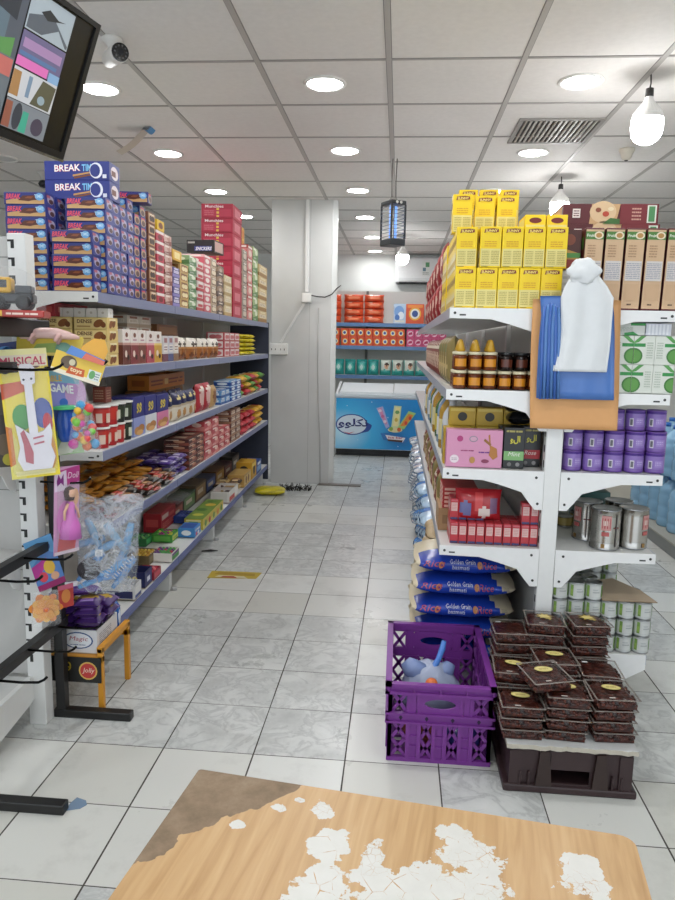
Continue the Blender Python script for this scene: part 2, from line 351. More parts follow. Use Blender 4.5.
for px, py in ((-1.8, 2.75), (-.43, 2.75), (.95, 2.75), (-1.8, 1.3), (-.43, 1.3), (.95, 1.3), (-.43, -.2)):     # the rows run on over the counter
    downlight(Vector((px, py, CH)), 'lit round downlight over the counter, continuing the ceiling rows')
def bulb(p, lab, q=.84):
    t = tag(empty('bulb_lamp', p), lab, 'light bulb', 'large hanging bulbs'); t.scale = (q, q, q)
    MB().tube([(0, 0, (CH-p.z)/q), (.004, 0, (CH-p.z)*.4), (0, 0, 0)], .005, '2b2a29').build('cord', t)
    MB().lathe([(.010, .0), (.024, -.004), (.026, -.05), (.022, -.055)], '2e2d2c:.4', 16).build('socket', t)
    b = [(.022, -.05), (.03, -.075), (.055, -.11), (.088, -.15), (.095, -.175), (.095, -.19)]
    h = MB().lathe(b, 'efeeea:.3', 24, caps=False)
    for k in range(24):
        a = 2*PI*k/24; h.bar((.052*math.cos(a), .052*math.sin(a), -.108), (.091*math.cos(a), .091*math.sin(a), -.158), .004, .004, 'e2e1dc:.3')
    h.build('housing', t)
    MB().lathe([(.095, -.188), (.097, -.24), (.090, -.285), (.070, -.315), (.035, -.335), (.002, -.34)], 'ffffff:.3:e32', 24).build('diffuser', t)
bulb(at(650, 88, 4.1), 'big lit bulb hanging nearest, above the cereal boxes at right')
bulb(at(561, 184, 6.4), 'lit bulb hanging behind the dark red cereal cartons')
bulb(at(403, 243, 9.7), 'small far lit bulb hanging in front of the wall air conditioner')

# ------------------------------------------------------------------ things on the ceiling
p = atz(556, 130, CH); t = tag(empty('air_vent', (.985, 5.09, CH)), 'rectangular grey louvred air vent in the ceiling', 'air vent')
w, d = .27, .27
fr = MB()
for a in (-1, 1): fr.box(-w, w, a*d-.03*(a > 0), a*d+.03*(a < 0), -.012, .001, '8f8b86:.5', .003); fr.box(a*w-.03*(a > 0), a*w+.03*(a < 0), -d+.03, d-.03, -.012, .001, '8f8b86:.5', .003)
fr.build('frame', t); MB().box(-w+.02, w-.02, -d+.02, d-.02, -.001, .0005, '1d1a18').build('duct_opening', t)
for k in range(15):
    x = -w+.05+k*(2*w-.1)/14; MB().bar((x, -d+.03, -.006), (x, d-.03, -.006), .013, .010, 'c3beb6:.5' if k % 3 else 'a59c90:.6').build('slat', t)
p = atz(112, 38, CH); t = tag(empty('security_camera', p), 'white bullet security camera with black lens face under the ceiling', 'security camera')
MB().lathe([(.05, .0), (.05, -.012), (.03, -.03), (.022, -.05)], 'dcdad5:.4', 20).build('mount', t)
dr = Vector((.62, -.76, -.10)).normalized(); a0 = Vector((-.02, .04, -.075)); rz = math.atan2(dr.y, dr.x)
bm = MB().tube([a0-dr*.04, a0-dr*.035, a0+dr*.11, a0+dr*.13], [.030, .040, .043, .044], 'e3e1dc:.35', 20); bm.build('housing', t)
lens = MB().tube([a0+dr*.131, a0+dr*.140], [.041, .040], '141414:.2', 20)
uu = dr.orthogonal().normalized(); ww = dr.cross(uu)
for k in range(10):
    q = a0+dr*.141+uu*.028*math.cos(k*PI/5)+ww*.028*math.sin(k*PI/5); lens.tube([q, q+dr*.002], .0045, '5a5a5c:.2', 8)
lens.tube([a0+dr*.14, a0+dr*.146], .014, '26262b:.1', 14); lens.build('lens_face', t)
p = atz(627, 149, CH); t = tag(empty('smoke_detector', p), 'small cream dome detector on the ceiling beside the big bulb', 'detector')
MB().lathe([(.055, 0), (.055, -.014), (.042, -.035), (.036, -.06), (.024, -.075), (.002, -.078)], 'd9d2c3:.4', 20).build('dome', t)
MB().lathe([(.014, -.0785), (.010, -.084), (.001, -.085)], '4a4640', 10).build('sensor', t)
p = at(150, 163, 5.0); tp = tag(empty('paper_strip', (p.x, p.y, CH)), 'beige paper strip with blue tape tip hanging from the ceiling', 'paper strip')
q0 = at(157, 157, 5.0)-Vector((p.x, p.y, CH)); q1 = at(128, 178, 5.0)-Vector((p.x, p.y, CH))
top = atz(153, 158, CH)-Vector((p.x, p.y, CH))
def ribbon(a, b, wd, key, th=.0015, n=6):
    a, b = Vector(a), Vector(b); m = MB(); side = Vector((wd, .0, .0)) if abs((b-a).x) < abs((b-a).z) else Vector((0, wd, 0))
    vs = []
    for lift in (0, th):
        for i in range(n+1):
            s_ = i/n; c_ = a.lerp(b, s_)+Vector((0, -lift, -lift-.02*math.sin(PI*s_))); vs += [c_-side/2, c_+side/2]
    k = 2*(n+1); fs = []
    for i in range(n):
        j = 2*i; fs += [(j, j+1, j+3, j+2), (k+j+2, k+j+3, k+j+1, k+j), (j, j+2, k+j+2, k+j), (j+3, j+1, k+j+1, k+j+3)]
    fs += [(0, k, k+1, 1), (2*n+1, k+2*n+1, k+2*n, 2*n)]
    return m.add(vs, fs, key)
ribbon((-.02, 0, -.004), (-.22, .0, -.16), .10, 'c3bcae:.7').build('strip', tp); ribbon((.03, -.01, -.002), (-.03, -.0, -.012), .10, '3f8fc4:.4').build('tape_tip', tp)
p = atz(43, 172, CH); t = tag(empty('security_camera', p), 'small dark dome camera on the ceiling behind the stacked wafer cases', 'security camera')
MB().lathe([(.05, 0), (.05, -.012), (.03, -.03), (.02, -.07)], 'c9c7c2:.4', 16).build('mount', t); MB().lathe([(.0008, -.135), (.03, -.128), (.045, -.10), (.03, -.075), (.0008, -.065)], '222326:.25', 16, caps=False).build('camera_ball', t)
# insect killer hanging on two wires over the aisle
t = tag(empty('insect_killer', at(393, 224, 5.8)), 'black box-shaped insect killer lamp hanging on wires over the aisle', 'insect killer'); t.rotation_euler = (0, 0, .55)
ct = at(393, 224, 5.8); hz = CH-ct.z
b = MB(); W_, D_, H_ = .068, .085, .17
b.box(-W_, W_, -D_, D_, H_-.03, H_, '1d1f22:.35', .006); b.box(-W_, W_, -D_, D_, -H_, -H_+.05, '2b3034:.35', .006)
for sx in (-1, 1):
    for sy in (-1, 1): b.box(sx*W_-.012*(sx > 0), sx*W_+.012*(sx < 0), sy*D_-.012*(sy > 0), sy*D_+.012*(sy < 0), -H_+.05, H_-.03, '23262a:.35')
b.build('casing', t)
gr = MB()
for k in range(9): z = -H_+.065+k*.028; gr.box(-W_+.01, W_-.01, -D_+.002, -D_+.006, z, z+.005, '8d9196:.3:m'); gr.box(-W_+.002, -W_+.006, -D_+.01, D_-.01, z, z+.005, '8d9196:.3:m'); gr.box(W_-.006, W_-.002, -D_+.01, D_-.01, z, z+.005, '8d9196:.3:m')
gr.build('grille', t)
for sx in (-.024, .024): MB().lathe([(.010, -H_+.05), (.010, H_-.03)], '6f9ae0:.3:e0.8', 12, (sx, 0, 0)).build('tube_lamp', t)
for sx in (-.018, .018): MB().lathe([(.012, 0), (.010, .004)], 'd8d8d2:.3', 12, (sx, -D_, H_-.016), axis='y').build('knob', t)
MB().prism([(-.05, H_), (.05, H_), (.02, H_+.035), (-.02, H_+.035)], lambda u, v, w_: (u, w_-.002, v), .004, '9a968e:.4').build('hanger', t)
for sx in (-.018, .02): MB().tube([(sx, 0, H_+.03), (sx-.004, .0, H_+.15), (sx, 0, hz)], .004, '6b6660').build('wire', t)

# hanging screen, upper left
th, ph = math.radians(12), math.radians(22)
dv = Vector((math.sin(th), math.cos(th), 0)); nn = Vector((math.cos(th), -math.sin(th), 0)); upv = Vector((0, 0, math.cos(ph)))+nn*math.sin(ph); ou = dv.cross(upv)*1
br = at(63, 161, 2.0); Wd, Hd = .62, .365
t = tag(empty('television', br), 'black flat screen hanging at upper left, showing security camera pictures', 'television')
if ou.dot(nn) < 0: ou = -ou
def TV(u, v, e): p_ = dv*((u-1)*Wd)+upv*(v*Hd)+ou*e; return (p_.x, p_.y, p_.z)
def tvbox(mb, u0, u1, v0, v1, e0, e1, key):
    vs = [TV(u, v, e) for e in (e0, e1) for v in (v0, v1) for u in (u0, u1)]; return mb.add(vs, [(0, 2, 3, 1), (4, 5, 7, 6), (0, 1, 5, 4), (2, 6, 7, 3), (0, 4, 6, 2), (1, 3, 7, 5)], key)
tvbox(MB(), .02, .98, .04, .98, -.045, -.012, '17171a:.5').build('back_cover', t)
fb = MB(); tvbox(fb, 0, 1, 0, .055, -.012, 0, '0c0c0e:.45'); tvbox(fb, 0, 1, .965, 1, -.012, 0, '0c0c0e:.45'); tvbox(fb, 0, .02, .055, .965, -.012, 0, '0c0c0e:.45'); tvbox(fb, .975, 1, .055, .965, -.012, 0, '0c0c0e:.45')
tvbox(fb, 0, 1, -.012, .006, -.014, .002, '9b9da0:.25:m'); fb.build('bezel', t)
sc = MB(); sc.add([TV(.02, .055, -.0055), TV(.975, .055, -.0055), TV(.975, .965, -.0055), TV(.02, .965, -.0055)], [(0, 1, 2, 3)], '070709:.35')
E1 = ':.3:e.4'; cells = []
cells += [('r', .02, .055, .36, .5, '596066'+E1), ('r', .02, .5, .36, .965, '474c55'+E1), ('r', .06, .55, .3, .9, '51606a'+E1), ('p', [(.22, .5), (.34, .5), (.34, .62), (.28, .58)], '4d7a46'+E1), ('p', [(.24, .75), (.33, .72), (.33, .95), (.26, .95)], '2d3138'+E1), ('r', .28, .38, .355, .49, 'a05a55'+E1)]
cells += [('r', .37, .71, .72, .95, '8a949b'+E1), ('p', [(.38, .72), (.5, .72), (.62, .80), (.7, .72), (.715, .72), (.715, .74), (.55, .87), (.38, .80)], '4c525a'+E1), ('p', [(.46, .85), (.52, .89), (.6, .86), (.66, .87), (.52, .82)], '25282c'+E1),
  ('r', .37, .48, .72, .70, '5a5573'+E1), ('r', .39, .60, .70, .66, '8a6f92'+E1), ('r', .38, .55, .68, .575, '4a6488'+E1), ('r', .37, .48, .62, .54, 'b8609a'+E1), ('r', .63, .46, .72, .53, '6f8fae'+E1),
  ('r', .37, .27, .72, .47, 'a7a9ad'+E1), ('p', [(.37, .29), (.44, .29), (.43, .45), (.37, .45)], '8c6a45'+E1), ('p', [(.54, .28), (.70, .28), (.715, .45), (.6, .46)], '4b4a3c'+E1), ('r', .49, .31, .52, .45, '66798c'+E1), ('e', .62, .33, .03, .03, '7a8a92'+E1),
  ('r', .37, .075, .72, .265, '6a6f75'+E1), ('p', [(.37, .08), (.43, .08), (.42, .25), (.37, .25)], '7a4a3c'+E1), ('p', [(.50, .08), (.56, .08), (.555, .22), (.51, .22)], '3a8a74'+E1), ('e', .64, .15, .05, .06, '3c3644'+E1), ('e', .47, .17, .035, .09, '31343c'+E1)]
sc.art(lambda u, v, e: TV((.605+(u-.37)*.7) if u >= .365 else (.6-(.36-u)*1.2), v, -.0055+e), cells, Wd, Hd, .0002); sc.build('screen', t)
pm = TV(.45, .5, -.045); MB().tube([pm, (pm[0]-.06, pm[1], pm[2]+.05), (pm[0]-.06, pm[1], CH-br.z)], .022, '222226:.4', 12).build('ceiling_mount', t)

# ------------------------------------------------------------------ shelving
RAIL = '8087a5:.35'; WHT = 'e3e4e2:.35'
LZ = [.21, .685, 1.02, 1.38, 1.693]          # shelf tops, left rack
LT = .0016                                   # goods stand clear of the shelf by a hair
TH = math.atan(.023); LO = Vector((-1.257, 2.9, 0))
def LS(s, d, z): return Vector((LO.x-math.sin(TH)*s-math.cos(TH)*d, LO.y+math.cos(TH)*s-math.sin(TH)*d, z+LT))
def lsx(x, y, d=0.0):       # where a sight line meets the plane d behind the left shelf edge: (s, z)
    r = _ray(x, y); n = Vector((math.cos(TH), math.sin(TH), 0)); q = LS(0, d, 0); k = (q.x*n.x+q.y*n.y)/(r.x*n.x+r.y*n.y); p = r*k
    return (p.y-LO.y+math.sin(TH)*d)/math.cos(TH), p.z+EYE
LL, SD = 4.42, .40
rack = tag(empty('shelving_rack', LO, TH), 'long left aisle shelving rack with five blue edged white shelves', 'shelving rack')
def brk(mb, y0, y1, ztop, x_tip, x_post, key, hole=True):
    s_ = 1 if x_post > x_tip else -1; L_ = abs(x_post-x_tip)
    prof = [(0, 0), (L_, 0), (L_, -.155), (L_-.03, -.155), (L_-.055, -.125), (L_-.085, -.085), (L_-.16, -.062), (L_*.4, -.042), (0, -.040)]
    mb.prism([(x_tip+s_*u, ztop+v) for u, v in prof], lambda u, v, w_: (u, y0+w_*(y1-y0), v), 1.0, key)
    if hole:
        for (u, v) in ((.02, -.02), (L_-.03, -.025), (L_-.02, -.13)): mb.lathe([(.0055, 0), (.0055, .0015)], '3a3a3a', 8, (x_tip+s_*u, y0-.0002, ztop+v), axis='y')
        mb.add([(x_tip+s_*.038, y0-.0012, ztop-.03), (x_tip+s_*.062, y0-.0012, ztop-.03), (x_tip+s_*.062, y0-.0012, ztop-.024), (x_tip+s_*.038, y0-.0012, ztop-.024)], [(0, 1, 2, 3)], '3a3a3a')
NB = 4; BW = LL/NB
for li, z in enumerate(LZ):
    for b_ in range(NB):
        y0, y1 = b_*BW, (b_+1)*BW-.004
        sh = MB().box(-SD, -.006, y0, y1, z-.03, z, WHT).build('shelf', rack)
        MB().box(-.006, 0, y0, y1, z-.045, z-.0005, ('566199:.35' if li == 0 else '6d759c:.35' if li == 1 else RAIL), .002).build('price_rail', sh)  # lowest rails bluer: the weaker light down there is put into the colour
        if li and b_ == 0:
            m = MB(); brk(m, y0-.003, y0, z-.001, 0, -SD, WHT); m.build('bracket', sh)
sh = MB()
for b_ in range(NB+1):
    y = min(max(b_*BW, .03), LL-.03); MB().box(-SD-.05, -SD, y-.03, y+.03, 0, 1.74, 'dcdad6:.4').build('upright', rack)
    f = MB().box(-.24, -.05, y-.025, y+.025, .0, .15, WHT, .003); f.lathe([(.018, 0), (.018, .02)], 'b5b5b5', 10, (-.03, y, 0)); f.build('foot', rack)
MB().box(-SD-.02, -SD-.005, 0, LL, .15, 1.72, 'cfcac2:.6').build('back_panel', rack)
MB().box(-SD-.06, .004, LL, LL+.018, .05, 1.70, '2b3142:.5').build('end_panel', rack)
MB().box(-2*SD-.05, -SD-.05, 0, LL, LZ[4]-.03, LZ[4], WHT).build('shelf', rack)
MB().box(-SD*1.9, -.04, 0.02, LL-.02, LZ[0]-.05, LZ[0]-.032, 'c9c9c7').build('base_deck', rack)

# white, nearly empty display unit at the far left, facing the counter
wr = tag(empty('display_unit', (-1.362, 2.46, 0)), 'white half empty shelving unit with slotted post at left front', 'shelving unit')
up_ = MB().box(-.032, .036, .0, .06, 0, 1.862, 'e2e3e1:.4', .002)
for k in range(26): up_.box(-.018, -.006, -.0012, .002, .26+k*.062, .29+k*.062, '191919'); 
for k in range(26): up_.box(-.030, -.006, -.0010, .002, .283+k*.062, .29+k*.062, '191919')
up_.build('upright', wr)
bp = MB().box(-1.3, -.032, .02, .035, .2, 1.853, 'bdbcb9:.5')
for z in (.62, .93, 1.25, 1.78): bp.box(-1.3, -.032, .0185, .02, z, z+.003, '77756f')
bp.build('back_panel', wr)
for zt in (1.08, .70):
    s_ = MB().box(-1.3, -.045, -.36, .02, zt-.03, zt, 'dad9d6:.4').build('shelf', wr)
    m = MB(); prof = [(0, 0), (-.36, 0), (-.36, -.045), (-.2, -.055), (-.09, -.075), (-.05, -.13), (0, -.155)]
    m.prism([(u, zt+v) for u, v in prof], lambda u, v, w_: (-.045+w_*.004, u, v), 1.0, 'e2e3e1:.4'); m.build('bracket', s_)
b = MB().box(-1.3, -.03, -.42, .0, .17, .195, 'd7d8d6:.35'); b.build('base_deck', wr)
m = MB().prism([(0, .20), (-.42, .20), (-.42, .045), (-.03, .10), (0, .11)], lambda u, v, w_: (-.03+w_*.022, u, v), 1.0, 'e7e8e6:.35'); m.box(-1.3, -.03, -.425, -.41, .03, .18, 'e0e1df:.35'); m.build('base_side', wr)

# double-sided rack on the right
rk = tag(empty('shelving_rack', (0, 0, 0)), 'double sided white shelving rack right of the aisle, end post facing', 'shelving rack')
RZ = [.30, .70, 1.017, 1.332, 1.647]; RL0, RP0, RP1, RR1, RY, RLEN = .19, .587, .652, 1.04, 2.8, 4.8
for li, z in enumerate(RZ):
    for b_ in range(4):
        y0, y1 = RY+b_*RLEN/4, RY+(b_+1)*RLEN/4-.004
        for side in (0, 1):
            if li == 0 and side == 0: continue
            xa, xb = (RL0, RP0) if side == 0 else (RP1, RR1)
            zz = z if li else .275
            s_ = MB().box(xa+.004*(side == 0), xb-.004*(side == 1), y0, y1, zz-.03, zz-.001, 'e6e7e5:.25').build('shelf', rk)
            e_ = xa if side == 0 else xb-.004
            MB().box(e_, e_+.004, y0, y1, zz-.042, zz-.001, ('9ba0ad:.35' if side == 0 else '9aa0b4:.35')).build('price_rail', s_)
            if li and b_ == 0:
                m = MB(); brk(m, y0-.004, y0, zz-.0005, xa if side == 0 else xb, xb if side == 0 else xa, 'eceded:.3', b_ == 0); m.build('bracket', s_)
for b_ in range(5):
    y = RY+b_*RLEN/4; m = MB().box(RP0, RP1, y, y+.05, 0, 1.635, 'e8e9e8:.3', .003)
    if b_ == 0:
        for k in range(24):
            for xx in (RP0+.001, RP1-.001): m.box(xx-.0016, xx+.0016, y+.012, y+.03, .1+k*.062, .128+k*.062, '333333')
    m.build('upright', rk)
MB().box(RP0+.025, RP1-.025, RY+.05, RY+RLEN, .1, 1.635, 'd9d9d6:.5').build('back_panel', rk)
m = MB().prism([(0, .275), (.385, .275), (.385, .215), (.19, .10), (0, .10)], lambda u, v, w_: (RP1+u, RY-.004+w_, v), .006, 'eceded:.3'); m.box(RP1+.2, RP1+.3, RY+.05, RY+.1, 0, .245, 'e3e4e2'); m.build('base_side', rk)
MB().box(RL0+.05, RP0, RY+.17, RY+RLEN, .02, .10, 'cfd0ce').build('base_deck', rk)

# ------------------------------------------------------------------ the counter in front
t = tag(empty('counter_table', (DA.x, DA.y, DZ), DROT), 'worn maple counter top with flaking white paint and torn left corner', 'counter')
out = []
def arc(cx, cy, r, a0, a1, n=5): return [(cx+r*math.cos(a0+(a1-a0)*k/n), cy+r*math.sin(a0+(a1-a0)*k/n)) for k in range(n+1)]
out = [(0, -DD), (DW, -DD)]+arc(DW-.025, -.025, .025, 0, PI/2)+arc(.006, -.006, .006, PI/2, PI)
MB().prism(out, lambda u, v, w_: (u, v, w_-.03), .03, 'DESK', '8a6f4e:.6').build('table_top', t)
MB().box(.03, DW-.03, -DD+.05, -.04, -.66, -.031, 'a98963:.5').build('cabinet', t)
MB().box(.05, DW-.05, -DD+.07, -.06, -.70, -.66, '4b4038').build('plinth', t)
C_CAM = bpy.data.cameras.new('camera'); cam = bpy.data.objects.new('camera', C_CAM); COL.objects.link(cam)
cam.matrix_world = Matrix(((_rt.x, _up.x, -_fw.x, 0), (_rt.y, _up.y, -_fw.y, 0), (_rt.z, _up.z, -_fw.z, EYE), (0, 0, 0, 1)))
C_CAM.sensor_fit = 'VERTICAL'; C_CAM.sensor_height = 24; C_CAM.lens = 24*FPX/900; C_CAM.clip_start = .02
SC.camera = cam
w_ = bpy.data.worlds.new('daylight'); SC.world = w_; w_.use_nodes = True
w_.node_tree.nodes['Background'].inputs[0].default_value = (.86, .93, 1, 1); w_.node_tree.nodes['Background'].inputs[1].default_value = 1.1
vs_ = SC.view_settings; vs_.view_transform = 'Standard'; vs_.look = 'None'; vs_.gamma = 1; vs_.use_curve_mapping = False; vs_.exposure = 0.85
# ------------------------------------------------------------------ packet makers
def pbox(name, dx, dy, h, base, arts=None, ch=.0015, side=None):
    """carton: x in [-dx, 0], y in [0, dy], z in [0, h]; arts = {face: print}"""
    m = MB().box(-dx, 0, 0, dy, 0, h, base, ch)
    for f, it in (arts or {}).items():
        T, W, H = faceT(f, -dx, 0, 0, dy, 0, h); m.art(T, it, W, H)
    return proto(m.build(name))
def pouch(name, w, h, t, mf, face='x', nu=12, nv=12, seed=0, arts=None, crimp=.06, film=None):
    """filled bag, w wide, h high, t thick; origin at its lower near corner"""
    m = MB(); rr = seed*7.3
    def th(u, v):
        e = max(0, 1-abs(2*u-1)**3)**.6*max(0, 1-abs(2*v-1)**(4))**.7
        n = noise.noise(Vector((u*4+rr, v*4, rr)))*.22*e+noise.noise(Vector((u*11+rr, v*3, rr)))*.12*e
        return t/2*min(1, max(.02, e+n))
    def P(u, v, sg):
        a = (u-.5)*w*(1-.05*math.sin(PI*v)); b = v*h; c = sg*th(u, v)
        if face == 'x': return (c-t/2, a+w/2, b)
        if face == 'y': return (a-w/2, t/2-c, b)
        return (-b, a+w/2, c+t/2)
    def P2(u, v, e):
        p = P(u, v, 1)
        return (p[0]+e, p[1], p[2]) if face == 'x' else (p[0], p[1]-e, p[2]) if face == 'y' else (p[0], p[1], p[2]+e)
    us = [.5-.5*math.cos(PI*i/nu) for i in range(nu+1)]
    def G(sg):
        def fn(i, j): return P(i, j, sg)
        return fn
    k = mf if callable(mf) else (lambda u, v: mf)
    m.grid(G(1), nu, nv, k); 
    b0 = len(m.f); m.grid(G(-1), nu, nv, k)
    m.f[b0:] = [tuple(reversed(f)) for f in m.f[b0:]]
    if face == 'y': m.f = [tuple(f) for f in m.f]
    if arts: m.art(lambda u, v, e: P2(u, v, e+.0006), arts, w, h)
    return proto(m.build(name))
def bands(*st):
    """colour by height: bands((.3, 'aaaaaa'), (1, 'bbbbbb'))"""
    def f(u, v):
        for lim, k in st:
            if v <= lim: return k
        return st[-1][1]
    return f
def spotted(base, blobs):
    def f(u, v):
        k = base(u, v) if callable(base) else base
        for cu, cv, ru, rv, key in blobs:
            if ((u-cu)/ru)**2+((v-cv)/rv)**2 < 1: k = key
        return k
    return f
def sbox(name, dx, dy, h, base, c1, c2, c3='f4efe6', style=0, word=None):
    """shelf carton with a plain printed front (+x) and camera side (-y)"""
    it = [[('r', 0, .72, 1, 1, c1), ('e', .5, .38, .3, .26, c2), ('r', .12, .78, .88, .94, c3)],
          [('p', [(0, 0), (1, 0), (1, .5), (0, .22)], c1), ('e', .62, .62, .24, .22, c2), ('r', .08, .76, .6, .92, c3), ('n', .1, .06, .6, .2, 2, c3)],
          [('r', .08, .1, .92, .9, c1), ('e', .36, .45, .2, .26, c2), ('e', .66, .45, .2, .26, c2), ('r', .2, .74, .8, .86, c3)],
          [('r', 0, .0, 1, .3, c1), ('r', .14, .38, .86, .66, c3), ('r', .2, .74, .8, .92, c2), ('n', .2, .42, .8, .62, 2, c1)],
          [('p', [(0, .3), (.5, .55), (1, .3), (1, .75), (.5, 1), (0, .75)], c1), ('e', .5, .52, .22, .2, c2), ('r', .25, .06, .75, .2, c3)]][style]
    if word: it = it+[('t', word, .1, .74, .9, .93, c3, {'b': .02})]
    return pbox(name, dx, dy, h, base, {'+x': it, '-y': it, '+z': [('r', .1, .1, .9, .9, c1), ('r', .25, .3, .75, .7, c3)]})
def lrow(pr, x0, x1, li, d, ytop, n_rows, desc, cat, grp, wh, depth, h=None, ncol=1, dz=0.0, jit=.004, rzj=.0):
    """stack columns of proto maker pr(dx, dy, h) on a left shelf between picture columns x0 and x1"""
    zb = LZ[li]+dz; yb = 620-li*75
    for _ in range(3):
        s0, _z = lsx(x0, yb, d); s1, _z = lsx(x1, yb, d); q = LS(s0, d, zb); dd = Vector((q.x, q.y, zb-EYE)); yb = 450-FPX*dd.dot(_up)/dd.dot(_fw)
    if h is None:
        zt = lsx((x0+x1)/2, ytop, d)[1]; h = (zt-zb)/n_rows
    dy = (s1-s0)/ncol
    p = pr(depth, dy*.965, h*.985); out = []
    for c in range(ncol):
        for k in range(n_rows):
            lab = desc if (n_rows == 1 and ncol == 1) else '%s, %s%s, %s' % (desc, lvl(k, n_rows) if n_rows > 1 else '', (' ' if n_rows > 1 else '')+'in %s column' % NTH[c] if ncol > 1 else '', wh)
            lab = lab.replace(', ,', ',').replace('  ', ' ')
            out.append(put(p, LS(s0+c*dy+rnd.uniform(0, .03)*dy, d+rnd.uniform(0, jit), zb+k*h), TH+rnd.uniform(-rzj, rzj), lab, cat, grp))
    return out

# ------------------------------------------------------------------ left rack, top shelf
NAVY, BLUE = '28307a:.35', '2f49a8:.35'
w_long = [('p', [(.05, .05), (.97, .05), (.97, .42), (.7, .34), (.3, .46), (.05, .34)], 'c9a06a:.35'), ('p', [(.34, .34), (.46, .72), (.72, .74), (.86, .46), (.6, .26)], '5b2b1a:.35'), ('p', [(.5, .5), (.58, .66), (.72, .64), (.66, .48)], '8a4a2b:.35'),
          ('e', .86, .62, .1, .3, '6aa7da:.35'), ('t', 'BREAK', .05, .44, .40, .86, 'e9546b:.35', {'b': .03, 's': .06}), ('t', 'TIME', .74, .52, .93, .8, 'bfe0f4:.35', {'b': .02})]
w_end = [('r', 0, 0, 1, 1, '3d4690:.35'), ('e', .55, .5, .36, .36, 'b9b3cc:.35'), ('e', .58, .38, .24, .2, '5a3a3a:.35'), ('r', .12, .62, .5, .84, 'b9687c:.35')]
wafer = pbox('wafer_carton', .176, .084, .0492, NAVY, {'-y': w_long, '+x': w_end, '+z': [('r', .1, .2, .9, .8, BLUE), ('t', 'BREAK TIME', .15, .3, .85, .7, 'e9e4ea:.35')]})
wafer_b = pbox('wafer_carton', .165, .084, .0492, NAVY, {'-y': w_long, '+x': [('e', .5, .5, .42, .4, 'b99a72:.35'), ('e', .52, .42, .28, .26, '51271a:.35'), ('r', .1, .78, .7, .92, 'd9475d:.35')]})
big_art = [('t', 'BREAK', .16, .42, .56, .78, 'd8313c:.35', {'b': .04, 'sl': .06}), ('t', 'BREAK', .157, .43, .557, .79, 'f3f0ee:.35', {'b': .015, 'sl': .06}), ('t', 'TIME', .58, .46, .78, .82, '7cc0ea:.35', {'b': .03, 'sl': .04}), ('p', [(.44, .18), (.74, .38), (.74, .46), (.44, .28)], 'c08f55:.35'), ('p', [(.46, .06), (.78, .28), (.78, .36), (.46, .16)], '7a4426:.35'),
           ('e', .8, .5, .1, .42, 'e7e9f1:.35'), ('e', .785, .5, .078, .34, '22307e:.35'), ('r', .9, .1, .96, .3, 'd9dbe5:.35')]
bigcart = pbox('wafer_case', .285, .12, .078, '24307f:.35', {'-y': big_art, '+x': [('e', .5, .5, .35, .36, 'dfd3d8:.35'), ('r', .2, .3, .6, .6, '6a3422:.35')]})
GW = 'blue wafer cartons on the top left shelf'
def wstack(s, d, n, name, k0=0, pr=wafer, z0=LZ[4]):
    for k in range(n):
        put(pr, LS(s+rnd.uniform(0, .003), d+rnd.uniform(0, .006), z0+k*.0498), TH+rnd.uniform(-.008, .008), 'navy blue wafer carton, %s, %s' % (lvl(k, n), name), 'carton', GW)
wstack(.015, .022, 5, 'near low stack, top left shelf'); wstack(.015, .212, 8, 'stack nearest the white post, top left shelf')
wstack(.108, -.002, 8, 'stack behind the near low stack'); wstack(.108, .212, 8, 'stack behind the one by the white post')
for i in range(2, 7):
    wstack(.108+.0895*(i-1), .004, [8, 8, 9, 8, 9, 8][i-2] if i < 8 else 8, '%s stack along the top left shelf' % NTH[i], pr=wafer if i < 5 else wafer_b)
for k in range(2):
    put(bigcart, LS(.16, .0, LZ[4]+8*.0498+.0005+k*.0785), TH, '%s of two large navy wafer cases on top of the cartons' % ('upper', 'lower')[1-k], 'case', 'large wafer cases')
put(wafer_b, LS(.50, -.055, LZ[4]+9*.0498+.002), TH+.12, 'navy wafer carton lying crooked on top of the high stacks', 'carton', GW)
GA = 'sweet and biscuit boxes on the top left shelf'
def colA(x0, x1, yt, n, base, c1, c2, c3, st, desc, d=.005):
    dep = .09 if x0 > 242 else .17
    return lrow(lambda a, b, c: sbox('biscuit_box', a, b, c, base, c1, c2, c3, st), x0, x1, 4, d, yt, n, desc, 'box', GA, 'top left shelf', dep)
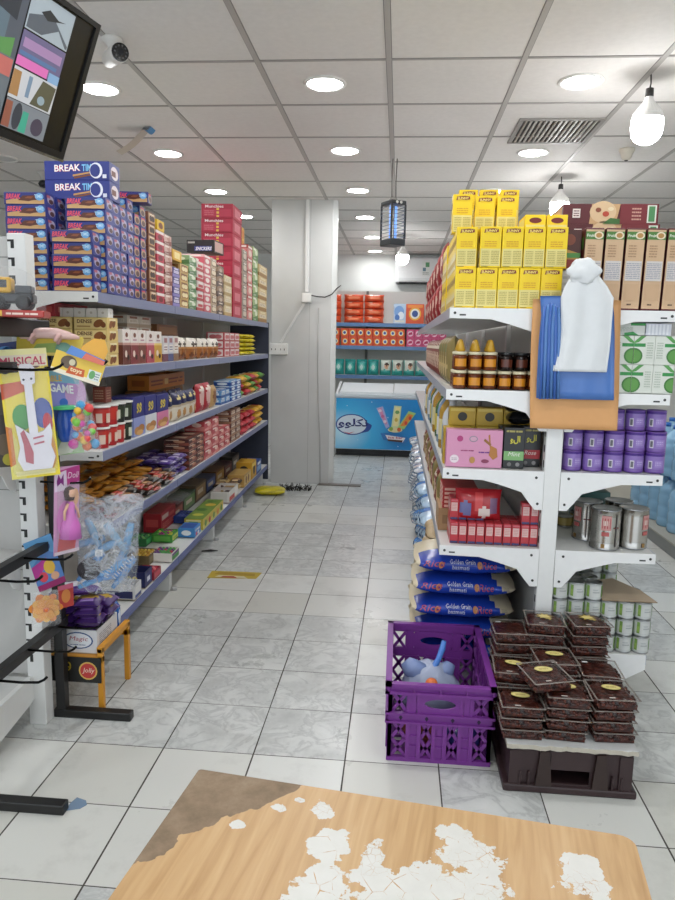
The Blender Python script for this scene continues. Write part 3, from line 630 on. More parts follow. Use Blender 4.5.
A_COLS = [(150, 157, 214, 8, '7a4a34', 'c9a170', '3a2018', 'e6d8c4', 2, 'dark brown biscuit box'), (157.5, 165, 232, 7, 'c03a4e', 'efe2de', '7b2a2f', 'f3e8e2', 0, 'crimson biscuit box'), (165.5, 173, 236, 7, 'd5b3a8', '8a4b3f', 'b98a7b', 'efe4da', 1, 'dusty pink biscuit box'),
          (173.5, 180.5, 268, 4, '4a3f85', '8f86c4', 'd8d3ea', 'efeaf4', 3, 'violet biscuit box'), (181, 189, 265, 5, 'd9b978', 'a9793c', 'f1e2b5', '7a4a25', 2, 'golden biscuit box'), (189.5, 197, 257, 6, '8fae80', '4c7a48', 'dfe6d0', 'f2f2e6', 1, 'sage green biscuit box'),
          (197.5, 204, 262, 5, 'ded3cd', 'b93a40', 'efe7e0', 'c83b44', 3, 'white and red biscuit box'), (204.5, 211, 256, 6, 'cf5f6d', 'eeb9bd', 'f6e8e2', 'f7eee8', 0, 'rose pink biscuit box'), (211.5, 217, 259, 6, 'c9b495', '7b5a3c', 'e9dcc3', 'efe6d6', 2, 'tan wafer box'), (217.5, 224, 266, 5, '5e4a40', '9a7b62', 'c9b9a6', 'e2d8cc', 4, 'grey brown biscuit box'),
          (224.5, 232, 276, 4, 'dcc9a0', 'b99d6a', 'efe3c6', 'f4eedc', 3, 'cream biscuit box'), (242.5, 247, 250, 6, 'b9a896', '6f6459', 'd8cbbb', 'e9e2d8', 2, 'greyish biscuit box'), (247.5, 252.5, 246, 6, 'd98b86', 'b5473f', 'f0d6cc', 'f6e9e2', 0, 'salmon pink biscuit box'), (253, 258, 248, 6, '9fb97d', '5d8a4f', 'e2e9cd', 'f3f3e4', 1, 'pale green biscuit box'), (258.5, 267, 266, 5, 'd8bd86', 'a3783f', 'efdfb8', 'f5ecd6', 3, 'straw coloured biscuit box')]
for a in A_COLS: colA(*a)
bigred = lambda a, b, c: pbox('red_case', a, b, c, 'b52240', {'-y': [('t', 'Munchies', .12, .72, .7, .92, 'f3e3e3', {'b': .02}), ('r', .06, .1, .94, .62, 'c4314e'), ('r', .48, .55, .56, .7, 'efc94f'), ('r', .48, .3, .56, .45, 'efc94f'), ('r', .48, .06, .56, .2, 'efc94f'), ('n', .1, .15, .4, .55, 3, 'd9707f')], '+x': [('r', .2, .2, .8, .8, 'd77c87')]})
cart = lrow(bigred, 233, 242, 4, .005, 208, 8, 'crimson case', 'case', 'crimson cases', 'far end of the top left shelf', .25)
snk = pbox('chocolate_bar_case', .2, .2, .085, '241d1f', {'-y': [('r', .28, .12, .92, .5, '3d3f86'), ('t', 'SNICKERS', .32, .16, .9, .44, 'e9e9ee', {'b': .03, 's': .05}), ('r', .05, .72, .3, .86, 'b9b4ad')], '+x': [('r', .1, .1, .9, .9, 'c8a49a')]})
s_, z_ = lsx(216, 258, .0); put(snk, LS(s_-.06, .0, LZ[4]+.415), TH-.12, 'dark chocolate bar case lying across the pink and tan boxes', 'case')
s_, _ = lsx(158, 233); put(pbox('yellow_box', .17, .12, .055, 'e0b92c', {'-y': [('r', .1, .2, .6, .8, '4b2f6a'), ('r', .65, .3, .9, .7, 'f1e6c0')], '+x': [('e', .5, .5, .3, .3, '7b3f1d')]}), LS(s_+.02, .01, LZ[4]+.378), TH, 'yellow and violet box on top of the crimson biscuit boxes', 'box')
s_, _ = lsx(174, 262); put(pbox('green_box', .19, .2, .06, '3d8a3b', {'-y': [('r', .1, .25, .9, .75, '66b155'), ('e', .5, .5, .2, .3, 'a8d06a')]}), LS(s_+.06, .20, LZ[4]+.40), TH, 'green box on the back row behind the violet boxes', 'box')
put(pbox('brown_carton', .18, .3, .40, 'a97c4f', {'-y': [('r', .1, .4, .9, .6, '8f6740')]}), LS(s_+.06, .19, LZ[4]), TH, 'plain brown carton standing behind the violet boxes', 'carton')
put(pbox('yellow_box', .17, .18, .06, 'd9a825', {'-y': [('r', .1, .2, .7, .8, 'eccb55')], '+x': [('r', .2, .2, .8, .8, 'f0dc94')]}), LS(lsx(173.5, 262)[0], .005, LZ[4]+.255), TH, 'amber box resting on the violet biscuit boxes', 'box')
oc = pbox('cookie_case', .24, .12, .20, 'e7bd59', {'-y': [('r', .5, .0, 1, 1, '3a1d14'), ('e', .75, .78, .22, .2, 'd8843a'), ('e', .75, .3, .22, .2, 'd8843a'), ('t', 'cookies', .06, .8, .46, .9, '8a5a22'), ('r', .05, .2, .4, .6, 'f0cf7d')], '+x': [('e', .5, .7, .35, .2, 'd8843a'), ('e', .5, .25, .35, .2, 'd8843a')]})
s_, _ = lsx(257, 300)
put(pbox('white_carton', .2, .3, .42, 'd4cfc4', {'-y': [('r', .1, .4, .9, .6, 'c2bbab')]}), LS(s_-.25, .12, LZ[4]), TH, 'pale carton standing at the far end, back row', 'carton')
for k in range(2): put(oc, LS(s_-.2, .105, LZ[4]+.422+k*.202), TH, '%s yellow and brown cookie case at the far end' % ('lower', 'upper')[k], 'case', 'cookie cases')

# ------------------------------------------------------------------ second shelf
GB = 'biscuit packs on the second left shelf'
W2 = 'second left shelf'
ck = [('r', .04, .1, .96, .9, 'e6cf8e'), ('t', 'DENSE', .1, .5, .55, .82, '6b4221', {'b': .03}), ('e', .74, .5, .16, .3, '8a5327', .5), ('e', .88, .4, .08, .26, '7a4520', .5), ('r', .1, .18, .5, .3, 'b48e50')]
cookie = pbox('cookie_box', .15, .125, .052, 'dcc27c', {'-y': ck, '+x': [('e', .35, .45, .2, .28, '8a5327', .6), ('e', .62, .5, .18, .26, '7a4520', .6), ('r', .2, .75, .8, .9, 'f1e4b8')]})
s_, _ = lsx(112, 373)
for c in range(2):
    for k in range(4): put(cookie, LS(.14+.0, .02+c*.16, LZ[3]+k*.0528), TH+rnd.uniform(-.01, .01), 'cream cookie box, %s, %s stack at the near end of the second left shelf' % (lvl(k, 4), ('front', 'rear')[c]), 'box', GB)
wc = pbox('white_carton', .05, .055, .04, 'e8e6e1', {'-y': [('e', .5, .5, .12, .14, 'c9c2b8')], '+x': [('e', .5, .5, .12, .14, 'c9c2b8')]})
for k in range(5): put(wc, LS(.17, .025+k*.053, LZ[3]+4*.0528), TH, 'small white carton on the cookie boxes, %s from the aisle' % NTH[k], 'carton', 'small white cartons on the cookie boxes')
def tall(col, lo): return lambda a, b, c: pbox('wafer_roll_box', a, b, c, 'e8e0da', {'+x': [('r', 0, 0, 1, .55, lo), ('r', 0, .55, 1, .62, col), ('e', .5, .84, .18, .07, '7a4a35'), ('r', .25, .68, .75, .72, 'b98'*2), ('e', .35, .3, .16, .1, 'e9d6c8'), ('e', .65, .2, .14, .08, '3b2018')], '-y': [('r', 0, 0, 1, .55, lo), ('r', 0, .55, 1, .62, col), ('e', .5, .84, .18, .07, '7a4a35'), ('e', .5, .28, .2, .1, 'e9d6c8')]})
x = 124.
for k, (c, lo, nm) in enumerate((('c79b90', '6d3a30', 'brown'), ('d9a79d', '843b3c', 'maroon'), ('d09a8c', '7c4336', 'chestnut'), ('e6a9ae', 'b5505c', 'rose'), ('ecd07a', 'd0a13c', 'yellow'))):
    lrow(tall(c, lo), x, x+7.4, 3, .015, 329+k*.6, 1, 'tall white wafer roll box with %s lower half, second left shelf' % nm, 'box', GB, W2, .09); x += 7.7
x = 163.5
for k, (c, c2) in enumerate((('d8d5d4', '7b4b57'), ('cfcfd8', '5a5d86'), ('e0d9d0', '8d6a4d'))):
    lrow(lambda a, b, h: sbox('slim_biscuit_box', a, b, h, c, c2, 'a8777a', 'efe9e4', 3), x, x+5, 3, .012, 336, 1, 'slim %s biscuit box, second left shelf' % ('white and plum', 'pale blue', 'cream and brown')[k], 'box', GB, W2, .1); x += 5.3
nutf = spotted(bands((.5, '9a5d2c'), (.62, 'c08a4e'), (1, 'e9e3d8')), [(.5, .72, .22, .12, '3a261c'), (.3, .2, .2, .12, '6b3a1c'), (.7, .3, .2, .14, 'c59253')])
pn = pouch('cereal_pouch', .125, .135, .06, nutf, seed=1)
s0 = lsx(181, 345)[0]
for k in range(8):
    put(pn, LS(s0+k*.138, .02+.01*(k % 2), LZ[3]), TH+rnd.uniform(-.1, .1), 'white and brown cereal pouch, %s along the second left shelf' % NTH[k], 'pouch', 'cereal pouches'); 
    put(pn, LS(s0+k*.138+.02, .10, LZ[3]), TH+rnd.uniform(-.1, .1), 'white and brown cereal pouch in the rear row, %s along the second left shelf' % NTH[k], 'pouch', 'cereal pouches')
lrow(lambda a, b, h: sbox('wafer_box', a, b, h, 'bb4b50', 'e8dcd8', 'c96b6e', 'f1e7e2', 2), 224.5, 240, 3, .02, 333, 3, 'red and white wafer box', 'box', GB, W2, .14, ncol=3)
yel = pouch('yellow_noodle_bag', .2, .16, .036, spotted('d8c91f', [(.5, .5, .2, .3, 'b8a318')]), face='z', seed=4)
s0 = lsx(241, 345)[0]
for c in range(3):
    for k in range(5): put(yel, LS(s0+.09+c*.24, .02, LZ[3]+k*.037), TH+rnd.uniform(-.06, .06), 'bright yellow bag, %s in the %s pile at the far end' % (lvl(k, 5), NTH[c]), 'bag', 'yellow bags at the far end of the second left shelf')
put(pbox('red_carton', .12, .35, .06, 'a8303a', {'-y': [('r', .1, .3, .9, .7, 'c95a55')], '+x': [('r', .1, .3, .5, .7, 'd98f80'), ('r', .55, .2, .9, .8, 'e5dcd0')]}), LS(.12, .245, LZ[3]+.212), TH, 'flat red carton at the back of the second left shelf', 'carton')
lrow(lambda a, b, h: sbox('biscuit_box', a, b, h, 'd9d2c6', 'b8a58c', 'a06a50', 'efe9de', 3), 128, 152, 3, .13, 316.5, 4, 'pale biscuit box in the back row', 'box', GB, W2, .1, ncol=2)
def tray(name, dx, dy, h, base, th=.004, arts=None, wall=None, inner='8a6a45'):
    m = MB().box(-dx, 0, 0, dy, 0, th, inner)
    for a in ((-dx, -dx+th, 0, dy), (-th, 0, 0, dy), (-dx+th, -th, 0, th), (-dx+th, -th, dy-th, dy)): m.box(a[0], a[1], a[2], a[3], th, h, base)
    for f, it in (arts or {}).items(): T, W, H = faceT(f, -dx, 0, 0, dy, 0, h); m.art(T, it, W, H)
    return proto(m.build(name))
put(tray('cardboard_tray', .14, .42, .07, '7a4f2e', arts={'+x': [('r', .1, .2, .9, .8, '8d5f38')], '-y': [('r', .2, .2, .8, .8, '9a6a40')]}), LS(lsx(156, 330, .14)[0], .135, LZ[3]+.14), TH, 'open brown cardboard tray resting on the rear cereal pouches', 'tray')

# ------------------------------------------------------------------ third shelf
W3 = 'third left shelf'; GC = 'packs on the third left shelf'
def tub(name, c1, c2, c3):
    r = .044; h = .094
    t = empty(name); 
    m = MB().lathe([(r*.84, 0), (r*.86, .004), (r*.9, h*.25), (r*.96, h*.8), (r*.97, h*.9)], [c1, c1, c2, c1], 20); 
    for a in range(0, 20, 3): pass
    T = lambda u, v, e: ((r*.955+e)*math.cos((u-.75)*2.6), (r*.955+e)*math.sin((u-.75)*2.6), v*h*.8)
    for u0 in (.05, .45, .85, 1.4): m.add([T(u0+q*.06, .25, .0012) for q in range(5)]+[T(u0+q*.06, .8, .0025) for q in reversed(range(5))], [tuple(range(10))], c3)
    m.build('cup', t); MB().lathe([(r*1.0, h*.9), (r*1.06, h*.905), (r*1.06, h*.97), (r*1.0, h*.985), (.002, h*.98)], 'e9e8e4:.3', 20).build('lid', t); return t
def ptree(t): PROTOS.append(t); return t
tr = [ptree(tub('noodle_cup', 'b3262a', 'c7392f', 'e5c9b8')), ptree(tub('noodle_cup', '22251f', '2f3a2a', 'cfd6c2'))]
for k in range(4):
    for r_ in range(2):
        for z in range(2):
            ci = 0 if k < 3-z else 1
            put(tr[ci], LS(.098+k*.0945+.012*z, .052+r_*.098, LZ[2]+z*.0935), rnd.uniform(0, 6), '%s noodle cup with white lid, %s tier, %s in the %s row' % (('red', 'black')[ci], ('lower', 'upper')[z], NTH[k], ('aisle', 'rear')[r_]), 'noodle cup', 'noodle cups')
put(pbox('brown_carton', .06, .07, .07, '7c3a2c', {'-y': [('n', .15, .2, .85, .85, 4, 'b08a70')], '+x': [('n', .15, .2, .85, .85, 4, 'b08a70')]}), LS(.20, .06, LZ[2]+.19), TH, 'small brown carton on top of the noodle cups', 'carton')
nb = lambda pk: (lambda a, b, h: pbox('snack_carton', a, b, h, '2f2f78', {'+x': [('r', 0, 0, 1, .48, pk), ('t', '\u0648\u0648', .28, .58, .72, .84, 'd8c33a', {'b': .03}), ('e', .3, .14, .26, .1, 'c28a4e'), ('e', .65, .18, .28, .1, 'b07840'), ('e', .5, .08, .3, .07, 'd5a669')], '-y': [('r', 0, 0, 1, .48, pk), ('e', .5, .14, .4, .1, 'c28a4e')], '+z': [('r', .1, .1, .9, .9, '26265f')]}))
x = 134.
for k, pk in enumerate(('8f9bd0', 'd5d8dc', 'd07aa0')):
    lrow(nb(pk), x, x+11.6, 2, .02, 396-k*1.2, 1, 'dark blue nut snack carton with %s lower half, third left shelf' % ('lilac', 'white', 'pink')[k], 'carton', GC, W3, .13); x += 12
dk = pouch('biscuit_pouch', .125, .17, .07, spotted(bands((.5, 'd5cdbd'), (.56, 'b9a98c'), (1, '23264e')), [(.5, .24, .26, .16, 'b98a4f'), (.5, .8, .24, .08, 'd9c987')]), seed=7)
s0 = lsx(168, 420)[0]+.075
for r_ in range(2):
    for k in range(5): put(dk, LS(s0+k*.132, .015+.09*r_, LZ[2]), TH+rnd.uniform(-.15, .15), 'navy and white biscuit pouch, %s in %s row, third left shelf' % (NTH[k], ('front', 'rear')[r_]), 'pouch', 'navy biscuit pouches')
rd = pouch('red_pouch', .17, .19, .07, spotted('a8323a', [(.5, .5, .35, .3, 'd8b0a8'), (.5, .8, .3, .1, 'e9dccf')]), seed=9); s1 = s0+5*.132+.02
for k in range(2): put(rd, LS(s1+k*.18, .015, LZ[2]), TH, '%s red and pale pink pouch, third left shelf' % ('nearer', 'farther')[k], 'pouch', 'red pouches')
tn = pouch('tan_pouch', .16, .16, .06, spotted('bb9a68', [(.5, .5, .3, .3, '8a5a35')]), seed=10); put(tn, LS(s1+.38, .02, LZ[2]), TH, 'tan pouch beside the red pouches, third left shelf', 'pouch')
put(tray('orange_carton_tray', .13, .75, .09, 'c97a2c', arts={'+x': [('n', .05, .25, .95, .75, 2, '8a3a20'), ('r', .4, .3, .5, .7, 'e7c27a')], '-y': [('r', .2, .3, .8, .7, 'a85a20')]}), LS(s0+.15, .18, LZ[2]+.175), TH, 'long orange carton tray on the rear row, third left shelf', 'tray')
for r_ in range(4):
    put(proto(MB().box(-.12, 0, 0, .8, 0, .0, 'a87b4d').build('x')) if False else pbox('brown_carton', .12, .19, .172, '8a6238', {'+x': [('r', .2, .3, .8, .7, '9b7346')]}), LS(s0+.12+r_*.2, .195, LZ[2]), TH, 'plain brown carton %s in the back row, third left shelf' % NTH[r_], 'carton', 'back row cartons')
lrow(lambda a, b, h: sbox('blue_snack_box', a, b, h, '6a9ccf', '31599a', 'e5ecf2', 'f2f4f6', 3), 221, 230, 2, .02, 390, 2, 'light blue snack box', 'box', GC, W3, .12, ncol=2)
lrow(lambda a, b, h: sbox('dark_blue_snack_box', a, b, h, '27509c', '8fc0e8', 'e5ecf2', 'f2f4f6', 0), 231, 241, 2, .015, 380, 4, 'deep blue snack box', 'box', GC, W3, .14, ncol=2)
def crisps(c1, c2, c3, sd, w=.2, h=.17, t=.06, face='z', nm='crisp_bag'): return pouch(nm, w, h, t, spotted(c1, [(.5, .45, .3, .25, c2), (.5, .78, .32, .12, c3)]), face=face, seed=sd)
cb = [crisps('5d9a3d', 'd9c95a', 'f1efe2', 3), crisps('b5303a', 'e5b04a', 'f4e9dc', 5), crisps('d9a93a', 'c04a2d', 'f6ecd0', 6)]
s0 = lsx(241.5, 385)[0]
for r_ in range(5):
    for k in range(3): i = (r_+k) % 3; put(cb[i], LS(s0+.08+r_*.225, .01, LZ[2]+k*.0605), TH+rnd.uniform(-.12, .12), '%s crisp bag, %s, %s pile at the far end of third shelf' % (('green', 'red', 'orange')[i], lvl(k, 3), NTH[r_]), 'bag', 'crisp bags at the far end')

# ------------------------------------------------------------------ fourth shelf: heaps of small packs
W4 = 'fourth left shelf'
def small(nm, c1, c2, c3, sd, w=.12, h=.085, t=.034): return pouch(nm, w, h, t, spotted(c1, [(.5, .5, .26, .32, c2), (.2, .5, .06, .5, c3), (.85, .5, .06, .5, c3)]), face='z', seed=sd, nu=10, nv=8)
gold = [small('croissant_pack', 'c9862e:.3', 'e0a850:.3', '8a5520:.3', 21), small('croissant_pack', 'd9983c:.3', 'a0662a:.3', 'e6bc70:.3', 22)]
redp = [small('wafer_bar', '9c2a24:.3', 'c9584a:.3', 'd8c4a8:.3', 23, .14, .05, .022), small('wafer_bar', '1f1c1c:.3', '8a857c:.3', '3a3530:.3', 24, .14, .05, .022), small('wafer_bar', '6e3c24:.3', 'b98a5a:.3', 'd0b48a:.3', 25, .14, .05, .022)]
purp = [small('cake_pack', '4a3285:.3', '8a78b8:.3', 'd5cde2:.3', 26), small('cake_pack', '3a2a6b:.3', 'c9bfe0:.3', '6b58a8:.3', 27)]
for r_ in range(7):
    for c in range(3):
        for k in range(2+c):
            i = (r_+c+k) % 2
            put(gold[i], LS(.16+r_*.132+rnd.uniform(-.01, .01), .115+c*.083+rnd.uniform(-.005, .005), LZ[1]+.012+k*.042), TH+rnd.uniform(-.3, .3), 'golden croissant pack, %s layer, %s in %s row of the heap' % (ORD[k], NTH[r_], NTH[c]), 'pack', 'golden croissant packs', rx=rnd.uniform(-.12, .12)*(k > 0), ry=rnd.uniform(-.2, .1)*(k > 0))
for r_ in range(10):
    for c in range(2):
        for k in range(3):
            i = (r_*2+c+k*2) % 3
            put(redp[i], LS(.10+r_*.097+rnd.uniform(-.006, .006), .004+c*.058, LZ[1]+.006+k*.025), TH+PI*0+rnd.uniform(-.2, .2), '%s wafer bar, %s layer, %s in the %s row by the edge' % (('red', 'black', 'brown')[i], ORD[k], NTH[r_], ('front', 'second')[c]), 'wafer bar', 'wafer bars heaped by the edge', sc=(1, .68, 1), rx=rnd.uniform(-.08, .08))
for r_ in range(4):
    for c in range(3):
        for k in range(3):
            put(purp[(r_+c+k) % 2], LS(1.02+r_*.126, .02+c*.092, LZ[1]+.005+k*.040), TH+rnd.uniform(-.12, .12), 'violet cake pack, %s layer, %s along, %s row' % (ORD[k], NTH[r_], NTH[c]), 'pack', 'violet cake packs', rx=rnd.uniform(-.06, .06))
s0 = 1.14+4*.132+.03
chb = lambda a, b, h: sbox('chocolate_box', a, b, h, '4a2420', '8a4a3a', 'c08a6a', 'e0c8b0', 1)
lrow(chb, 189, 204.5, 1, .01, 436, 5, 'dark brown chocolate box', 'box', 'boxes on the fourth left shelf', W4, .16, ncol=2)
rk_ = lambda a, b, h: sbox('pink_wafer_box', a, b, h, 'b8444a', 'd9837c', 'edc9bb', 'f3e3da', 1)
lrow(rk_, 205, 219, 1, .01, 419, 4, 'brick red wafer box', 'box', 'boxes on the fourth left shelf', W4, .14, ncol=2)
lrow(rk_, 219.5, 230, 1, .01, 427, 3, 'brick red wafer box in the lower block', 'box', 'boxes on the fourth left shelf', W4, .14, ncol=2)
lrow(lambda a, b, h: sbox('brown_wafer_box', a, b, h, '6b4034', 'a97f62', 'd5bda2', 'e9dccb', 3), 231, 240.5, 1, .01, 409, 5, 'brown wafer box', 'box', 'boxes on the fourth left shelf', W4, .13, ncol=2)
s0 = lsx(241.5, 430)[0]
for r_ in range(5):
    for k in range(3): i = 1 if r_ < 3 else 2; put(cb[i], LS(s0+.07+r_*.24, .01, LZ[1]+k*.0605), TH+rnd.uniform(-.1, .1), '%s crisp bag, %s, %s pile at the far end of fourth shelf' % (('green', 'red', 'orange')[i], lvl(k, 3), NTH[r_]), 'bag', 'crisp bags on the fourth left shelf')

# ------------------------------------------------------------------ lowest shelf
W5 = 'lowest left shelf'; z5 = LZ[0]+.004; G5 = 'sweet boxes on the lowest left shelf'
def candytray(name, dx, dy, h, base, cands, arts=None, n=(5, 4), parts=True):
    t = empty(name); m = MB().box(-dx, 0, 0, dy, 0, .004, base)
    for a in ((-dx, -dx+.004, 0, dy), (-.004, 0, 0, dy), (-dx+.004, -.004, 0, .004), (-dx+.004, -.004, dy-.004, dy)): m.box(a[0], a[1], a[2], a[3], .004, h, base)
    for f, it in (arts or {}).items(): T, W, H = faceT(f, -dx, 0, 0, dy, 0, h); m.art(T, it, W, H)
    m.build('tray', t); s_ = MB(); r2 = random.Random(len(name)+int(dx*1000))
    for i in range(n[0]):
        for j in range(n[1]):
            x = -dx+.012+(dx-.024)*(i+.5)/n[0]; y = .012+(dy-.024)*(j+.5)/n[1]; a, b = (dx-.02)/n[0]*.52, (dy-.02)/n[1]*.52
            s_.lathe([(.002, h*.45), (1, h*.6), (.9, h*.95), (.002, h*1.08)], r2.choice(cands), 8, caps=False)
            k = len(s_.v)-32; s_.v[k:] = [(x+p[0]*(a if abs(p[0]) > .01 or abs(p[1]) > .01 else 1)*(1 if 1 else 1), y+p[1]*b, p[2]) for p in s_.v[k:]]
    o = s_.build('wrapped_sweets', t); o['kind'] = 'stuff'; return ptree(t)
def on5(p, x, y, d, lab, cat, dz=0, rz=0):          # (x, y): the near bottom corner on the aisle side
    q = atz(x, y, z5)-LO; s_ = -math.sin(TH)*q.x+math.cos(TH)*q.y; d_ = -math.cos(TH)*q.x-math.sin(TH)*q.y
    return put(p, LS(s_, min(max(d_, .004), .26), z5+dz), TH+rz, lab, cat, G5)
    s_, _ = lsx(x, y, d); return put(p, LS(s_, d, z5+dz), TH+rz, lab, cat, G5)
on5(pbox('red_sweet_case', .12, .34, .13, 'a3202c', {'+x': [('r', .08, .6, .5, .85, 'd9c2b8'), ('r', .55, .55, .9, .75, 'c86058'), ('n', .1, .15, .9, .45, 3, 'cf7a70')], '-y': [('r', .15, .3, .85, .7, 'c64a4a')]}), 149, 533, .22, 'red sweet case standing at the back of the lowest left shelf', 'case')
on5(candytray('sweet_tray', .13, .15, .05, '4a9a3f', ['63b04a', 'd8d84a', 'b03a8a'], {'+x': [('r', .1, .2, .9, .8, 'd9e06a'), ('t', 'Green', .2, .3, .8, .7, '2c6a2a')], '-y': [('r', .1, .2, .9, .8, '6ab84f')]}), 172, 543, .08, 'green edged sweet tray beside the blue gum box', 'tray')
on5(candytray('sweet_tray', .11, .13, .05, '2f7a45', ['3f9a4f', '2c5a3a', '7fbf6a'], {'+x': [('r', .1, .2, .9, .8, '4aa862')]}), 146, 547, .14, 'dark green sweet tray near the clear bag', 'tray')
on5(pbox('blue_gum_box', .11, .16, .06, '3f86c9', {'+x': [('t', 'Crispy', .12, .5, .88, .85, 'f2f4f6', {'b': .03}), ('e', .3, .26, .14, .2, 'd8506a'), ('e', .6, .26, .14, .2, 'e6e6ea')], '-y': [('e', .5, .5, .3, .3, 'e4eaf2')], '+z': [('r', .1, .1, .9, .9, '27509c')]}), 194.5, 538, .04, 'blue and white gum box, lowest left shelf', 'box')
on5(candytray('sweet_tray', .14, .18, .05, '1f3f8a', ['27408a', '4a63b0', '1c2a5a'], {'+x': [('r', .1, .2, .9, .8, '3a5ab0')]}), 193, 524, .17, 'navy tray of sweets behind the blue gum box', 'tray')
on5(pbox('fruit_sweet_box', .13, .62, .075, 'c9b544', {'+x': [('p', [(0, 0), (1, 0), (1, .4), (0, .4)], 'd8cf72'), ('e', .12, .45, .05, .3, '5a8a35'), ('e', .3, .4, .05, .3, 'b8462f'), ('e', .5, .45, .05, .3, '5a8a35'), ('e', .7, .4, .05, .3, 'd98a2f'), ('e', .88, .45, .05, .3, '5a8a35')], '-y': [('e', .5, .5, .3, .36, '5a8a35'), ('r', .1, .75, .9, .92, 'e9e0a0')], '+z': [('p', [(0, 0), (1, 0), (1, 1), (0, 1)], '6f8a3a'), ('e', .5, .2, .3, .06, 'c3c04a'), ('e', .4, .45, .3, .07, '3f6a2a'), ('e', .6, .7, .3, .07, 'c8a83c'), ('e', .5, .88, .3, .05, '557a30')]}), 209, 530.5, 0, 'long green and yellow fruit sweet box, lowest left shelf', 'box')
on5(tray('white_carton_tray', .15, .36, .09, 'd9d7d2', arts={'+x': [('r', .05, .1, .95, .5, 'c2453f'), ('r', .6, .1, .95, .9, 'e9e6e0')], '-y': [('r', .1, .1, .9, .9, 'c9c6c0')]}, inner='8a4a3a'), 231, 503.5, 0, 'white carton tray with red front, lowest left shelf', 'tray')
ov = [small('biscuit_pack', '3a2622', 'a5825f', 'd3b78f', 31, .15, .1, .04), small('biscuit_pack', 'b89a63', '6b4a2c', 'e2d0a4', 32, .15, .1, .04)]
s0, _ = lsx(226, 500, .02); s0 += .38
for r_ in range(2):
    for k in range(2):
        for c in range(2): put(ov[(r_+c+k) % 2], LS(s0+r_*.165, .02+c*.105, z5+k*.043), TH+rnd.uniform(-.08, .08), '%s biscuit pack, %s layer, %s along, %s row, lowest shelf' % (('dark', 'tan')[(r_+c+k) % 2], ORD[k], NTH[r_], ('front', 'back')[c]), 'pack', 'biscuit packs on the lowest left shelf')
on5(pbox('tan_biscuit_box', .15, .34, .11, 'b89454', {'+x': [('r', .05, .15, .95, .85, 'd2b575'), ('e', .3, .5, .1, .3, '7a4a25'), ('e', .6, .5, .1, .3, '7a4a25')], '-y': [('e', .5, .5, .3, .3, '7a4a25')]}), 247.5, 488, 0, 'tan biscuit box toward the far end of the lowest left shelf', 'box')
on5(pbox('orange_snack_box', .15, .24, .16, 'c9992b', {'+x': [('e', .5, .5, .2, .3, '2a2620'), ('r', .1, .7, .9, .9, 'e9c85a')], '-y': [('e', .5, .5, .3, .3, '2a2620')]}), 256, 480, 0, 'golden snack box with dark emblem, lowest left shelf', 'box')
on5(pbox('blue_snack_box', .14, .26, .12, '2b4a95', {'+x': [('r', .1, .2, .9, .6, '7fa6d8'), ('r', .2, .7, .8, .9, 'e3e8f0')]}), 263, 475, 0, 'dark blue snack box at the far end, lowest left shelf', 'box')
clr = pouch('clear_sweet_bag', .3, .2, .07, 'FILM', face='z', seed=41)
on5(clr, 180, 520, .02, 'clear bag of sweets lying behind the fruit sweet box', 'bag', .02) if False else put(clr, LS(1.82, .195, z5+.124), TH, 'clear bag lying on the maroon and green boxes of the lowest left shelf', 'bag', G5)
on5(candytray('sweet_tray', .13, .16, .055, '6a5a3a', ['c9a030', 'b98a28', 'e0bd4c'], {'+x': [('r', .1, .2, .9, .8, '8a7a5a')]}), 149, 566, 0, 'tray of gold wrapped sweets, lowest left shelf', 'tray')
on5(candytray('sweet_tray', .13, .15, .05, 'e0ddd6', ['5a2f70', '3f8a3f', 'b02f4a', '4a9a4a'], {'+x': [('r', .05, .1, .95, .6, '4a9a4a'), ('r', .05, .62, .95, .9, '6a3a80')]}), 173, 562.5, 0, 'white tray of purple and green sweets, lowest left shelf', 'tray')
on5(candytray('sweet_tray', .10, .12, .045, '9a2438', ['c03048', '8a1c30', 'e07a80'], {'+x': [('r', .1, .2, .9, .8, 'c9485a')]}), 157.5, 581, 0, 'small tray of red wrapped sweets by the shelf edge', 'tray')
on5(tray('navy_carton_tray', .2, .115, .085, '22285a', arts={'-y': [('t', '\u0648\u0648', .5, .3, .8, .75, 'd8c33a', {'b': .03}), ('r', .1, .1, .4, .5, '3a4180')], '+x': [('r', .1, .1, .9, .9, '2c3370'), ('r', .3, .3, .7, .6, 'd9dbe6')]}, inner='8b7a58'), 145, 589, 0, 'navy carton tray near the yellow stand, lowest left shelf', 'tray')
on5(tray('white_carton_tray', .2, .10, .075, 'd7d8da', arts={'-y': [('r', .05, .1, .95, .6, '232a5e'), ('r', .2, .2, .5, .5, 'cfd2dc')], '+x': [('r', .1, .1, .9, .8, 'e4e4e2'), ('r', .1, .1, .9, .3, '32408a')]}, inner='8b7a58'), 138, 601, 0, 'white and navy carton tray, nearest on the lowest left shelf', 'tray')

for k, (c1, c2, hh) in enumerate((('4a352c', '7a5a44', .12), ('6b2f2f', 'a85a4a', .10), ('3a4a35', '6a8a55', .12), ('5a4a3a', '9a7f5a', .14), ('2f3550', '5a6a9a', .12), ('6a4a2c', 'b08a4a', .13), ('4a2a2a', '8a5a4a', .12), ('3f3a34', '7a7060', .15))):
    if k: put(pbox('back_row_box', .13, .33, hh, c1, {'+x': [('r', .06, .15, .94, .85, c2), ('r', .2, .4, .7, .65, 'cfc4b0')], '-y': [('r', .1, .2, .9, .8, c2)]}), LS(1.45+k*.345, .262, z5), TH, '%s box in the back row, %s along the lowest left shelf' % (('dark brown', 'maroon', 'dark green', 'brown grey', 'navy', 'ochre brown', 'deep maroon', 'charcoal')[k], NTH[k-1]), 'box', 'back row boxes on the lowest left shelf')
